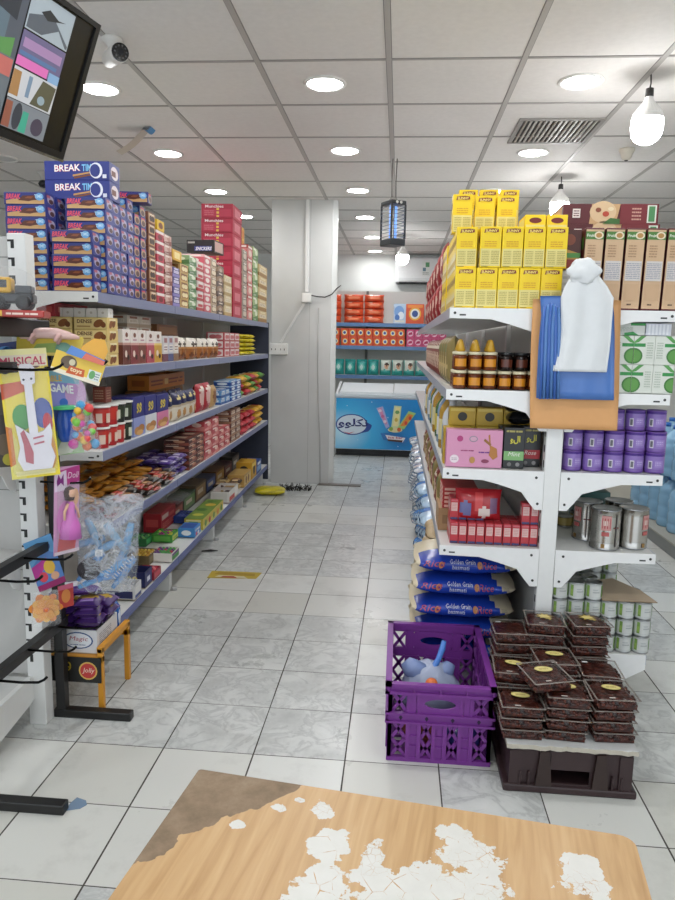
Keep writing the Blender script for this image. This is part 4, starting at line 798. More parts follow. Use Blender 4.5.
# ------------------------------------------------------------------ right rack: goods
LTR = .0012
def sack(name, L, W, H, mf, seed=0, ends=.35, text=None, n=(28, 22)):
    """plump filled sack lying along x, centred, resting on z = 0"""
    m = MB(); rr = seed*5.1
    def P(a, b, e=0):
        t = 2*b-1; k = max(.0, 1-abs(t)**5)**.5; kz = max(.03, 1-abs(t)**3.2)**.75
        an = a*2*PI; c, s_ = math.cos(an), math.sin(an); sg = lambda v, p: math.copysign(abs(v)**p, v)
        wob = 1+.06*noise.noise(Vector((a*6+rr, b*5, rr)))+.03*noise.noise(Vector((a*20+rr, b*17, rr)))
        y = (W/2+e)*sg(c, .75)*(.80+.20*k)*wob; z = (H/2+e)*sg(s_, .8)*kz*wob
        return (t*L/2*(1+.02*math.sin(an*3+rr)), y, max(z, -H*.49)+H/2)
    m.grid(lambda u, v: P(u, v), n[0], n[1], mf)
    if text:
        for it in text:
            T = lambda u, v, e: P(.5+(.06-v*.18), u, .0015+e)
            m.art(T, [it], L, H, .0006)
    return proto(m.build(name))
# yellow boxes at the end of the top shelf
yart = [('r', .03, .04, .97, .46, 'e3d688'), ('n', .1, .08, .46, .42, 8, 'b3a24e'), ('n', .54, .08, .92, .42, 8, 'b3a24e'), ('n', .2, .5, .8, .66, 3, 'dba516'), ('p', [(.16, .84), (.3, .87), (.7, .85), (.86, .87), (.84, .94), (.6, .955), (.2, .94)], '7a1f14'), ('t', 'SUNNY', .22, .865, .8, .93, 'f2d878', {'b': .04}), ('r', .08, .02, .4, .035, '8a7a30')]
ybx = pbox('yellow_dessert_box', .079, .054, .152, 'f4d210:.4', {'-y': yart, '-x': [('p', [(0, 0), (1, 0), (1, .5), (0, .3)], 'efe3b0'), ('e', .5, .7, .3, .1, '6e1c14'), ('r', .1, .1, .9, .25, 'd9b53c')], '+x': [('p', [(0, 0), (1, 0), (1, .5), (0, .3)], 'efe3b0'), ('e', .5, .7, .3, .1, '6e1c14')]})
GY = 'yellow dessert boxes on the right rack'
def yb(x, y, z, lab, rz=0): put(ybx, (x+.079, y, z), rz, 'yellow dessert box, '+lab, 'box', GY)
zA = RZ[4]+LTR
for c in range(5):
    yb(.207+c*.0815, 2.822, zA, 'bottom row, %s from the aisle, front file' % NTH[c])
    yb((.207 if c == 0 else .214)+c*.0825, 2.822+(.012 if c == 0 else 0), zA+.153, 'second row, %s from the aisle, front file' % NTH[c], rz=-.03 if c == 0 else 0)
    for f in range(8 if c < 3 else 3):
        for k in range(2): yb(.210+c*.082, 2.882+f*.058, zA+k*.153, '%s row, %s from the aisle, %s file behind' % (('bottom', 'second')[k], NTH[c], NTH[f]))
for c, (x, y, r) in enumerate(((.198, 3.0, .02), (.29, 3.03, -.02), (.379, 3.03, .03))): yb(x, y, zA+.3065, 'third row, %s from the aisle' % NTH[c], r)
fl = pbox('yellow_dessert_box', .079, .152, .054, 'f4d210:.4', {'-y': [('e', .5, .6, .3, .2, '6e1c14'), ('r', .05, .05, .95, .3, 'e3d688')], '-x': [('r', .1, .2, .9, .8, 'e3d688')]})
for c in range(3):
    put(fl, (.235+c*.087+.079, 3.16, zA+.3065), 0, 'yellow dessert box lying flat, %s from the aisle, third layer back' % NTH[c], 'box', GY); yb(.235+c*.087, 3.18, zA+.3065+.055, 'fourth row at the back, %s from the aisle' % NTH[c])
for c in range(2): put(fl, (.47+c*.083+.079, 2.885, zA+.3065), 0, 'yellow dessert box lying flat on the second row, %s' % ('left of two', 'right of two')[c], 'box', GY)
for f in range(5):     # the same boxes run on along the aisle edge
    for k in range(2): yb(.205, 3.36+f*.062, zA+k*.153, '%s row, %s along the aisle edge' % (('bottom', 'second')[k], NTH[f]))
rs = pouch('red_spice_bag', .17, .2, .06, spotted('8e1c22', [(.5, .5, .3, .2, 'd9b8a8'), (.5, .78, .3, .1, 'c23a3a'), (.5, .2, .25, .08, 'c8a090')]), seed=51)
for r_ in range(12):
    for k in range(2): put(rs, (.20+.02*(r_ % 2), 3.86+r_*.195, zA+k*.17), PI, 'dark red spice bag, %s tier, %s along the aisle edge' % (('lower', 'upper')[k], NTH[r_]), 'bag', 'dark red spice bags on the top right shelf')
# cereal boxes on the right half of the top shelf
crl = [('r', .0, .02, 1, .98, 'cfae8a'), ('r', 0, .86, 1, .955, '4c7d35'), ('e', .72, .91, .26, .045, 'e8dcc0'), ('e', .72, .91, .17, .03, 'b98a4a'), ('t', 'Fruit', .06, .89, .46, .925, 'e8ead8', {'b': .02}), ('n', .15, .64, .6, .8, 5, 'a98765'), ('r', .06, .36, .94, .6, 'd2ccc8'), ('n', .1, .38, .9, .58, 9, '9a9aa6'), ('r', .12, .12, .9, .32, 'c9a682'), ('n', .3, .05, .55, .09, 1, '55402f')]
crb = pbox('cereal_box', .066, .20, .303, '5e1d22:.4', {'-y': crl, '-x': [('e', .5, .5, .35, .2, 'd8b890'), ('r', .1, .75, .9, .9, '4c7d35')], '+x': [('e', .5, .5, .35, .2, 'd8b890')]})
for c in range(5): put(crb, (.752+c*.0755, 2.825, zA), 0, 'tall tan and maroon cereal box, %s from the hanging bags' % NTH[c], 'box', 'tall cereal boxes', ry=.014)
crr = pbox('cereal_box', .066, .20, .272, '5e1d22:.4', {'-y': crl})
for c in range(5): put(crr, (.752+c*.0755, 3.06, zA), 0, 'tall cereal box in the rear row, %s from the hanging bags' % NTH[c], 'box', 'tall cereal boxes')
mz = [('r', .0, 0, 1, 1, '5a1b20'), ('p', [(.28, 0), (.56, 0), (.6, 1), (.3, 1)], 'c9a274'), ('e', .42, .6, .14, .55, 'd9bb92'), ('e', .37, .7, .03, .12, '8a4a30'), ('e', .45, .5, .035, .14, 'b8462f'), ('e', .5, .75, .03, .1, 'e6d5b0'), ('p', [(.42, .0), (.5, .3), (.6, .25), (.62, 0)], '3f6d32'), ('r', .1, .3, .18, .75, 'e6dcd6'), ('n', .11, .35, .17, .7, 3, '5a1b20'), ('r', .6, .0, .99, 1, '77262b'), ('n', .72, .15, .82, .85, 4, 'c99a8a'), ('r', .88, .06, .975, .94, 'dfe6d8'), ('r', .895, .12, .96, .88, '4c8a55')]
mzb = pbox('maroon_cereal_case', .375, .22, .078, '5a1b20:.4', {'-y': mz, '-x': [('r', .1, .1, .9, .9, 'b98a4a'), ('e', .5, .5, .3, .3, 'd9a23a')]})
put(mzb, (1.03, 3.04, zA+.274), 0, 'maroon cereal case lying on the tall boxes, lower of two', 'case', 'maroon cereal cases'); put(mzb, (1.02, 3.04, zA+.274+.0785), 0, 'maroon cereal case lying on the tall boxes, upper of two', 'case', 'maroon cereal cases')
put(pbox('brown_cereal_box', .07, .16, .15, 'b58a3a:.4', {'-y': [('p', [(0, .55), (1, .4), (1, 1), (0, 1)], '4a2018'), ('e', .4, .75, .3, .14, '7a3a22'), ('r', .0, .3, 1, .42, '4c8a3f'), ('r', .1, .05, .9, .26, '8a2f22')], '+x': [('r', .1, .1, .9, .9, 'c89a48'), ('r', .1, .4, .9, .6, '5d8a45')]}), (.682, 2.86, zA+.1515), 0, 'brown and gold cereal box between yellow boxes and tall cereals', 'box')
put(pbox('plain_white_carton', .08, .14, .15, 'dfe0de', {'-y': [('n', .1, .1, .9, .9, 5, 'c2c4c4')]}), (.682, 2.87, zA), 0, 'small white carton behind the hanging white bags', 'carton')

# second shelf, left half: honey jars
zB = RZ[3]+LTR
def jar(nm, body, label, lid, r=.027, h=.072, tall=0):
    t = empty(nm); m = MB().lathe([(r*.9, 0), (r, .004), (r, h*.75), (r*.86, h*.84)], body, 16)
    for q in range(8):
        a0 = -PI/2-.9+q*.225; m.add([((r+.0008)*math.cos(a0+.225*i), (r+.0008)*math.sin(a0+.225*i), z) for z in (h*.2, h*.62) for i in (0, 1)], [(0, 1, 3, 2)], label)
    m.build('glass_body', t)
    MB().lathe([(r*.95, h*.84), (r*1.02, h*.86), (r*1.02, h*.98), (r*.9, h)], lid, 16).build('lid', t)
    if tall: MB().lathe([(r*.5, h), (r*.72, h*1.06), (r*.3, h*1.6), (.002, h*1.68)], 'c79a2c:.3', 12).build('pointed_cap', t)
    return ptree(t)
j1 = jar('honey_jar', '5d2a10:.12', 'd18a1e:.3', 'd8cfae:.3'); j2 = jar('honey_jar', '6b3212:.12', 'd18a1e:.3', 'd8cfae:.3', tall=1); j3 = jar('dark_jam_jar', '1d1210:.12', '5a2a1a:.3', '17181b:.3')
for c in range(6):
    for f in range(3): put(j1, (.243+c*.0585, 2.85+f*.06, zB), rnd.uniform(-.2, .2), 'amber honey jar, lower tier, %s from the aisle, %s row' % (NTH[c], ('front', 'second', 'third')[f]), 'jar', 'honey jars')
for c in range(3):
    for f in range(2): put(j2, (.243+c*.0585, 2.852+f*.06, zB+.0735), rnd.uniform(-.2, .2), 'amber honey jar with pointed cap, %s from the aisle, %s row' % (NTH[c], ('front', 'rear')[f]), 'jar', 'honey jars')
for c in range(3):
    for k in range(2): put(j3, (.425+c*.06, 2.87+.05*k, zB+.0735), 0, 'dark jam jar with black lid on the honey jars, %s from the post, %s row' % (NTH[2-c], ('front', 'rear')[k]), 'jar', 'dark jam jars')
bag1 = pouch('nut_bag', .15, .21, .07, spotted('8a7a4a', [(.5, .4, .3, .22, 'c9b27a'), (.5, .75, .3, .1, '4a6a35')]), seed=61); bag2 = pouch('nut_bag', .15, .2, .07, spotted('7a2a24', [(.5, .45, .3, .22, 'cbb09a'), (.5, .8, .3, .08, 'd9cdb8')]), seed=62)
for r_ in range(14):
    b_ = bag1 if r_ < 4 else bag2; put(b_, (.20, 3.18+r_*.165, zB), PI, '%s, %s along the aisle edge of second right shelf' % ('tan and green nut bag' if r_ < 4 else 'dark red snack bag', NTH[r_]), 'bag', 'bags along the aisle edge', ry=0)
# second shelf, right half: pea cartons
pea = [('r', 0, 0, 1, 1, 'dfe3da'), ('r', .0, .62, .55, .74, '2f8f45'), ('e', .02, .3, .42, .28, '3f7a35'), ('e', .02, .3, .34, .22, '5f9a48'), ('p', [(.3, 1), (.55, 1), (.2, .78), (.0, .74), (.0, .8)], '5a9d52'), ('n', .62, .2, .92, .8, 7, 'b9c2b4')]
peaM = [('r', 0, 0, 1, 1, 'dfe3da'), ('r', .45, .62, 1, .74, '2f8f45'), ('e', .98, .3, .42, .28, '3f7a35'), ('e', .98, .3, .34, .22, '5f9a48'), ('p', [(.7, 1), (.45, 1), (.8, .78), (1.0, .74), (1, .8)], '5a9d52'), ('n', .08, .2, .38, .8, 7, 'b9c2b4')]
pcs = [pbox('pea_carton', .078, .07, .109, 'dfe3da', {'-y': clip}, ch=.001) for clip in ([(it if it[0] != 'e' else ('p', [(max(0, min(1, it[1]+it[3]*math.cos(2*PI*i/20))), it[2]+it[4]*math.sin(2*PI*i/20)) for i in range(20)], it[5])) for it in a_] for a_ in (peaM, pea))]
for c in range(5):
    for k in range(2):
        for f in range(2): put(pcs[c % 2], (.722+c*.0795+.018, 2.83+f*.075, zB+k*.1105), 0, 'white and green pea carton, %s tier, %s from the post, %s row' % (('lower', 'upper')[k], NTH[c], ('front', 'rear')[f]), 'carton', 'pea cartons')
put(pbox('pea_carton', .109, .075, .046, 'd9dcd6', {'-y': [('p', [(.3, 0), (.8, 0), (.6, .3), (.3, .2)], '2f8f45'), ('r', .5, .8, 1, 1, '2f8f45'), ('n', .1, .3, .6, .7, 4, 'b0b8ac')]}), (.94, 2.84, zB+.2215), 0, 'pea carton lying on its side on the upper row', 'carton')
put(pbox('white_pleated_pack', .095, .08, .046, 'd6d9e2:.3', {'-y': [('r', .1+k*.14, .08, .18+k*.14, .92, 'eceef3:.3') for k in range(6)]}), (1.038, 2.84, zB+.2215), 0, 'white pleated pack beside the lying pea carton', 'pack')

# third shelf, left half
zC = RZ[2]+LTR
pk = pbox('pink_gift_box', .222, .06, .152, 'd592b4:.35', {'-y': [('e', .24, .76, .055, .08, 'b03a78'), ('e', .48, .76, .075, .08, '8c8a94'), ('e', .48, .76, .06, .06, 'd0a0b8'), ('p', [(.74, .86), (.77, .9), (.79, .6), (.9, .52), (.92, .3), (.84, .22), (.76, .34), (.78, .5)], 'b5793a'), ('p', [(.66, .72), (.78, .58), (.8, .64), (.68, .78)], '9a6a34'), ('e', .15, .22, .08, .11, 'e8d9e0'), ('n', .1, .18, .2, .26, 2, 'a99aa4'), ('n', .26, .42, .5, .48, 1, '9a3a6a'), ('n', .58, .38, .78, .45, 1, '6a2a8a'), ('e', .47, .2, .05, .09, 'b98a4a'), ('e', .7, .18, .07, .05, '8a3a5a')], '-x': [('r', .1, .1, .9, .9, 'c77aa2')]})
put(pk, (.424, 2.83, zC), 0, 'pink printed box at the front of the third right shelf', 'box')
def blk(col, nm): 
    return pbox('black_sweet_pouch', .082, .05, .165, '15171a:.3', {'-y': [('t', '\u0648\u0644\u0627', .3, .6, .78, .8, 'c9c23a', {'b': .03}), ('r', .02, .2, .98, .42, col), ('t', 'Mint' if nm else 'Rose', .22, .3, .78, .4, 'e9e6e0', {'s': .1}), ('n', .1, .86, .9, .96, 1, 'a9a05a'), ('e', .3, .1, .1, .05, '6b6a6a'), ('e', .7, .1, .1, .05, '8a8888')]})
g_, r__ = blk('7fb070', 1), blk('b03038', 0)
put(g_, (.512, 2.84, zC), 0, 'black and green sweet box beside the pink box', 'box'); put(r__, (.582, 2.84, zC), 0, 'black and red sweet box next to the post', 'box') if False else put(r__, (.586, 2.895, zC), .0, 'black and red sweet box next to the post', 'box')
put(g_, (.502, 2.90, zC), 0, 'black and green sweet box in the second row', 'box')
yo = pbox('yellow_tea_box', .11, .08, .075, 'c2a02c', {'-y': [('e', .5, .5, .18, .25, '2c2a20'), ('r', .05, .8, .95, .95, 'd8c05a')], '-x': [('e', .5, .5, .2, .25, '2c2a20')]})
for c in range(3):
    for k in range(3): put(yo, (.33+c*.113, 2.985, zC+k*.076), 0, 'yellow tea box, %s, %s column behind the pink box' % (lvl(k, 3), NTH[c]), 'box', 'yellow tea boxes')
for k in range(2): put(yo, (.305, 2.9, zC+k*.076), 0, '%s yellow tea box by the aisle edge behind the pink box' % ('lower', 'upper')[k], 'box', 'yellow tea boxes')
bp_ = pouch('black_sweet_bag', .12, .1, .05, spotted('17181b:.3', [(.5, .5, .3, .2, '3a3a35:.3')]), face='z', seed=71)
for k in range(3): put(bp_, (.552-.02*(k % 2), 2.90, zC+.168+k*.0515), 0, 'black sweet bag heaped on the black boxes, %s' % lvl(k, 3), 'bag', 'black sweet bags')
def bottle(nm, r, h, body, cap, label):
    t = empty(nm); m = MB().lathe([(r*.92, 0), (r, .006), (r, h*.62), (r*.85, h*.7), (r*.36, h*.82), (r*.34, h*.9)], [body, body, body, body, body], 14)
    m.lathe([(r+.001, h*.15), (r+.001, h*.5)], label, 14, caps=False); m.build('body', t); MB().lathe([(r*.42, h*.88), (r*.42, h), (.001, h)], cap, 12).build('cap', t); return ptree(t)
bts = [bottle('bottle', .042, .27, 'c9cdd2:.2', 'd8dce0:.3', '8fa8b8:.3'), bottle('bottle', .042, .26, '7a9ab8:.2', '3a5a9a:.3', 'd8dde4:.3'), bottle('bottle', .045, .28, 'b08a3a:.15', 'c23a2a:.3', 'd9cf9a:.3'), bottle('bottle', .04, .25, '3f6a3a:.2', 'd8d4c8:.3', 'c9b83a:.3')]
for r_ in range(22):
    i = (r_*3+r_//4) % 4 if r_ > 3 else (0, 3, 2, 1)[r_]
    put(bts[i], (.245+.01*(r_ % 2), 3.16+r_*.105, zC), 0, '%s bottle, %s along the aisle edge of third right shelf' % (('clear white', 'blue', 'golden oil', 'green')[i], NTH[r_] if r_ < 20 else 'last but one' if r_ == 20 else 'last'), 'bottle', 'bottles along the aisle edge')
# third shelf, right half: purple cans
def can(nm, r, h, body, label, rim='b9bcc2:.25:m', band=None, patch=None, cap=None):
    m = MB().lathe([(r*.96, 0), (r, .002), (r, .005), (r*.985, .006), (r*.985, h*.2), (r*.985, h*.82), (r*.985, h-.006), (r, h-.005), (r, h-.001), (r*.94, h), (r*.92, h-.003), (.001, h-.003)],
                   [rim, rim, rim, label, body, band or label, rim, rim, rim, cap or rim, cap or rim], 20)
    for a0, a1, z0, z1, key in patch or []:
        n = max(1, int(abs(a1-a0)/.2)+1)
        for q in range(n):
            b0, b1 = a0+(a1-a0)*q/n, a0+(a1-a0)*(q+1)/n
            m.add([((r+.0006)*math.cos(b), (r+.0006)*math.sin(b), z*h) for z in (z0, z1) for b in (b0, b1)], [(0, 1, 3, 2)], key)
    return proto(m.build(nm))
H2 = -PI/2
pc = can('purple_can', .0385, .082, '8a6fb8:.3', '7a5aa8:.3', '6a4a9a:.3', '4a2a86:.3', [(H2-.75, H2-.35, .22, .6, 'd9d6de'), (H2-.68, H2-.42, .27, .55, '6a6a72'), (H2-.1, H2+.75, .3, .62, '9a82c4'), (H2-.05, H2+.5, .4, .44, 'c9bde0'), (H2-.05, H2+.6, .5, .54, 'c9bde0')], cap='7f63b0:.35')
for c in range(5):
    for k in range(3):
        for f in range(2 if k < 2 else 1):
            if k == 2 and c < 2: continue
            put(pc, (.705+c*.0805, 2.868+f*.082+(.02 if k == 2 else 0), zC+k*.0825), rnd.uniform(-.25, .25), 'purple can, %s tier, %s from the post, %s row' % (('bottom', 'middle', 'top')[k], NTH[c], ('front', 'rear')[f]), 'can', 'purple cans')
put(pbox('green_pack', .075, .08, .045, '35452f', {'-y': [('r', .1, .2, .9, .8, '4a5a3a')]}), (.93, 2.98, zC+.1665), 0, 'dark green pack lying behind the top purple cans', 'pack')

# fourth shelf, left half: small red cartons
zD = RZ[1]+LTR
rc = pbox('red_juice_carton', .033, .05, .088, 'b5323c:.35', {'-y': [('r', .12, .42, .88, .82, 'd9b8b4'), ('n', .2, .48, .8, .78, 4, 'c98a88'), ('r', .1, .88, .9, .96, 'c9606a'), ('r', .05, .02, .95, .12, '3a3f6a')], '-x': [('r', .1, .4, .9, .8, 'd9b8b4')]})
for c in range(10):
    x = .232+(c//2)*.0712+(c % 2)*.0345
    for f in range(3): put(rc, (x+.033, 2.83+f*.055, zD), 0, 'small red carton, bottom tier, %s from the aisle, %s row' % (NTH[c], ('front', 'second', 'third')[f]), 'carton', 'small red cartons')
    if c > 7: put(rc, (x+.033, 2.835, zD+.089), 0, 'small red carton, upper tier, %s beside the post' % ('second', 'first')[c-8], 'carton', 'small red cartons')
    elif c < 4: 
        for f in range(2): put(rc, (x+.033, 2.87+f*.055, zD+.089), 0, 'small red carton, upper tier, %s from the aisle, %s row' % (NTH[c], ('front', 'rear')[f]), 'carton', 'small red cartons')
rf = pouch('red_film_pack', .19, .13, .075, spotted('a8242c:.2', [(.22, .4, .14, .25, '6a6a9a:.2'), (.5, .6, .12, .3, 'c9484a:.2'), (.62, .3, .1, .22, 'd9c9c4:.2'), (.85, .5, .1, .3, '7a5a7a:.2')]), face='y', seed=81)
put(rf, (.44, 2.85, zD+.0895), 0, 'crumpled red film pack lying on the red cartons', 'pack')
flr = pbox('flat_red_box', .15, .2, .018, 'a82a2a', {'-y': [('r', .05, .2, .6, .8, 'd9a89a')], '-x': [('r', .05, .2, .95, .8, 'e0c0b0')]})
for k in range(5): put(flr, (.36, 3.03, zD+.1+k*.0186), 0, 'flat red box in the stack behind the red cartons, %s' % lvl(k, 5), 'box', 'flat red boxes')
put(pbox('brown_carton', .17, .2, .098, 'a5805a', {'-y': [('r', .1, .3, .9, .7, '8a6848')]}), (.365, 3.03, zD), 0, 'plain brown carton under the flat red boxes', 'carton')
for r_ in range(10):
    put(bag2 if r_ % 2 else bag1, (.20, 3.42+r_*.2, zD), PI, '%s snack bag, %s along the aisle edge of fourth right shelf' % (('tan', 'dark red')[r_ % 2], NTH[r_]), 'bag', 'bags along the aisle edge of the fourth right shelf')
# fourth shelf, right half: silver tins
def tinpatch(): return [(H2-.55, H2+.1, .5, .86, 'c08a86:.3'), (H2-.5, H2+.05, .55, .8, 'a8444a:.3'), (H2-.45, H2-.05, .62, .74, 'd8c8c0:.3'), (H2-.5, H2+.0, .36, .46, 'b05a58:.3'), (H2-.5, H2-.25, .06, .16, '8a6a3a:.3'), (H2+.45, H2+.55, .1, .9, '55504e:.3'), (H2+.3, H2+.75, .55, .58, '6a2a2a:.3')]
tin = can('powder_tin', .0585, .165, 'c3c1bd:.22:m', 'b5b3af:.25:m', 'a9abae:.2:m', None, tinpatch(), cap='d0d1d2:.3:m')
for (x, y, rz, lab) in ((.858, 2.868, 0, 'silver powder tin nearest the shelf edge, front left'), (.977, 2.90, .9, 'silver powder tin, front right of the group of four'), (.82, 3.0, -.8, 'silver powder tin behind the front left one'), (.955, 3.03, .4, 'silver powder tin behind the front right one')): put(tin, (x, y, zD), rz, lab, 'tin', 'silver powder tins')
sm = can('small_tin', .034, .05, 'b09a5a:.3', '7a6a3a:.3', '9a9a96:.3:m')
for k in range(6): put(sm, (.70+.075*(k % 3), 3.2+.08*(k//3), zD), 0, 'small yellow tin behind the silver tins, %s of the %s row' % (NTH[k % 3], ('near', 'far')[k//3]), 'tin', 'small yellow tins')
put(pbox('teal_box', .16, .1, .14, '2c5a58', {'-y': [('r', .1, .2, .45, .8, '3f7a70'), ('r', .55, .2, .9, .8, '24403f')]}), (1.0, 3.3, zD), 0, 'dark teal box at the back behind the silver tins', 'box')

# base, right half: cans, cardboard sheet
zE = .2752
wcan = can('food_can', .0335, .0715, 'cfd2d0:.3', 'c5c9c8:.3', 'a9acae:.3:m', None, [(H2-.95, H2-.6, .2, .86, '7da050'), (H2-.9, H2-.68, .3, .6, '9ab85a'), (H2-.2, H2+.6, .45, .52, 'aab0b0'), (H2-.2, H2+.4, .6, .66, 'b4baba'), (H2+.9, H2+1.5, .2, .86, '6d9a3f')])
GF = 'food cans at the foot of the right rack'
for c in range(3):
    for k in range(3):
        for f in range(3): put(wcan, (.888+c*.0685, 2.842+f*.0685, zE+k*.072), rnd.uniform(-.15, .15), 'white and green food can, %s tier, %s of the right block, %s row' % (('bottom', 'middle', 'top')[k], NTH[c], ('front', 'second', 'third')[f]), 'can', GF)
for c in range(3):
    for k in range(4):
        for f in range(4): put(wcan, (.688+c*.0675, 2.842+f*.069, zE+k*.072), rnd.uniform(-.15, .15), 'white and green food can, %s, %s of the left block, %s row' % (lvl(k, 4), NTH[c], ('front', 'second', 'third', 'fourth')[f]), 'can', GF)
for c in range(3):
    for k in range(5): put(wcan, (.86+c*.0685, 3.22, zE+k*.072), rnd.uniform(-.15, .15), 'food can in the rear file, %s, %s from the left' % (lvl(k, 5), NTH[c]), 'can', GF)
sh_ = MB().prism([(-.10, -.115), (.115, -.115), (.095, .02), (.02, .17), (-.10, .12)], lambda u, v, w_: (u, v, w_), .004, 'b7a48d:.7', '9a8770:.7')
o = sh_.build('cardboard_sheet'); o.location = (.955, 2.93, zE+.217); tag(o, 'tan cardboard sheet lying on top of the white food cans', 'cardboard')

# rice sacks under the left half
rice = sack('rice_sack', .45, .36, .099, lambda a, b: 'cfc3a6:.35' if (b > .95 or (b > .74 and .25 < a < .27+(b-.74)*1.5) or .08 < a < .28 or b < .04) else '1f3fa6:.22',
            3, text=[('t', 'Rice', .08, .3, .28, .75, 'b34a5a:.3', {'s': .1}), ('t', 'Golden Grain', .33, .5, .58, .8, 'e3e6f0:.3'), ('t', 'basmati', .36, .2, .52, .42, 'c9cfe6:.3'), ('e', .25, .42, .025, .22, 'c98a5a:.3'), ('e', .62, .5, .025, .22, 'c98a5a:.3'), ('t', 'Rice', .64, .3, .78, .7, 'b34a5a:.3', {'s': .1}), ('n', .88, .3, .94, .7, 3, '8a8470')])
for k in range(5): put(rice, (.318+rnd.uniform(-.012, .012), 3.155, .102+k*.1005), rnd.uniform(-.03, .03), 'blue and cream rice sack under the shelf, %s' % lvl(k, 5), 'sack', 'blue rice sacks')
fl2 = sack('flour_sack', .36, .34, .085, lambda a, b: 'b9a27c:.5' if math.sin(a*40) > -.6 else 'a88f68:.5', 5)
for k in range(6): put(fl2, (.33+rnd.uniform(-.01, .01), 3.525, .102+k*.086), PI/2+rnd.uniform(-.05, .05), 'beige woven sack behind the rice sacks, %s' % lvl(k, 6), 'sack', 'beige woven sacks')
bl2 = sack('blue_water_pack', .36, .34, .094, lambda a, b: '2f78c4:.2' if b > .5 else 'a9c6df:.2', 6); wh2 = sack('clear_film_pack', .36, .36, .094, lambda a, b: 'c9cfd6:.2' if math.sin(b*21+a*9) > -.2 else '6f8aa8:.2', 8)
for r_ in range(9):
    for k in range(5):
        b_ = wh2 if r_ > 3 or k > 4 else bl2
        put(b_, (.325+.02*((r_+k) % 2)-.01, 3.90+r_*.40, .102+k*.098), PI/2+rnd.uniform(-.04, .04), '%s pack under the shelf, %s, %s pile along the aisle' % (('blue', 'clear film')[b_ is wh2], lvl(k, 5), NTH[r_]), 'pack', 'packs under the right rack')

# bags hung on the end post
def drape(name, rows, y0, t, key, amp=.004, fr=3.0, nu=16, parent=None, sub=6):
    """hanging sheet: rows = (z, xl, xr) from the top down; faces the counter"""
    R = []
    for i in range(len(rows)-1):
        for k in range(sub):
            q = k/sub; R.append(tuple(rows[i][j]*(1-q)+rows[i+1][j]*q for j in range(3)))
    R.append(rows[-1]); nv = len(R)-1; m = MB()
    def F(off):
        def fn(u, v):
            z, a, b = R[min(nv, int(round(v*nv)))]; x = a+(b-a)*u
            w_ = amp*(math.sin(u*fr*2*PI+v*2)+.6*noise.noise(Vector((x*18, z*14, y0*9)))*2)
            e = min(1, 6*min(u, 1-u)+.25)
            return (x, y0+w_-off*e, z)
        return fn
    m.grid(F(t), nu, nv, key); b0 = len(m.f); m.grid(F(0), nu, nv, key); m.f[b0:] = [tuple(reversed(f)) for f in m.f[b0:]]
    N_ = (nu+1)*(nv+1)
    for j in range(nv):
        for i in (0, nu): a = j*(nu+1)+i; m.f.append((a, a+nu+1, a+nu+1+N_, a+N_)); m.k.append(key if isinstance(key, str) else key(0, 0)); m.s.append(True)
    for i in range(nu):
        for j in (0, nv): a = j*(nu+1)+i; m.f.append((a, a+1, a+1+N_, a+N_)); m.k.append(key if isinstance(key, str) else key(0, 0)); m.s.append(True)
    return m.build(name, parent)
def rows_at(Y, pts): return [(at(l[0], l[1], Y).z, at(l[0], l[1], Y).x, at(r[0], r[1], Y).x) for l, r in pts]
YP = 2.775
o = drape('paper_bundle', rows_at(YP, [((533, 299), (621, 302)), ((531, 340), (620, 342)), ((530, 390), (619, 392)), ((530, 428), (617, 431))]), YP, .006, 'dda56c:.6', .002, 1.2); o.name = 'hanging_paper_bundle'; tag(o, 'bundle of tan paper sheets hanging on the rack post', 'paper bundle')
t = tag(empty('hanging_plastic_bags', (0, 0, 0)), 'bundle of folded blue plastic bags hanging over the tan paper', 'plastic bags')
drape('folded_bags', rows_at(2.755, [((540, 296), (612, 290)), ((541, 315), (615, 297)), ((538, 350), (614, 350)), ((536, 398), (613, 403))]), 2.752, .016, '4d78be:.3', .003, 2.5, parent=t)
m = MB()
for k in range(6):
    pts = [at(540+k*3.6, 399, 2.73), at(541.5+k*3.4, 360, 2.725), at(543+k*3.2, 325, 2.722), at(545+k*3.0-(k > 3)*1.5, 303+abs(k-2)*1.5, 2.722)]
    m.tube(pts, [.006, .0075, .0075, .006], ('3f68b4:.3', '5580bd:.3')[k % 2], 8)
m.build('rolled_edge', t)
o = drape('hanging_white_bags', rows_at(2.722, [((575, 264), (594, 262)), ((572, 275), (599, 274)), ((565, 286), (608, 285)), ((561, 297), (614, 295)), ((561, 330), (611, 332)), ((557, 352), (609, 356)), ((552, 371), (606, 379))]), 2.722, .012, 'dfe2e4:.4', .0035, 2.2, nu=20)
tag(o, 'folded white plastic bags hanging in front of the blue ones', 'plastic bags')
m = MB(); c_ = at(584, 272, 2.712)
def gat(u, v):
    a, b = 2*PI*u, PI*(v-.5); d = Vector((math.cos(b)*math.cos(a), math.cos(b)*math.sin(a), math.sin(b))); q = 1+.35*noise.noise(d*1.5+Vector((4, 1, 0)))+.10*noise.noise(d*5)
    return (c_.x+.056*d.x*q, c_.y+.016*d.y*q, c_.z+.044*d.z*q)
m.grid(gat, 30, 20, 'dfe2e4:.4'); m.build('gathered_top', o)

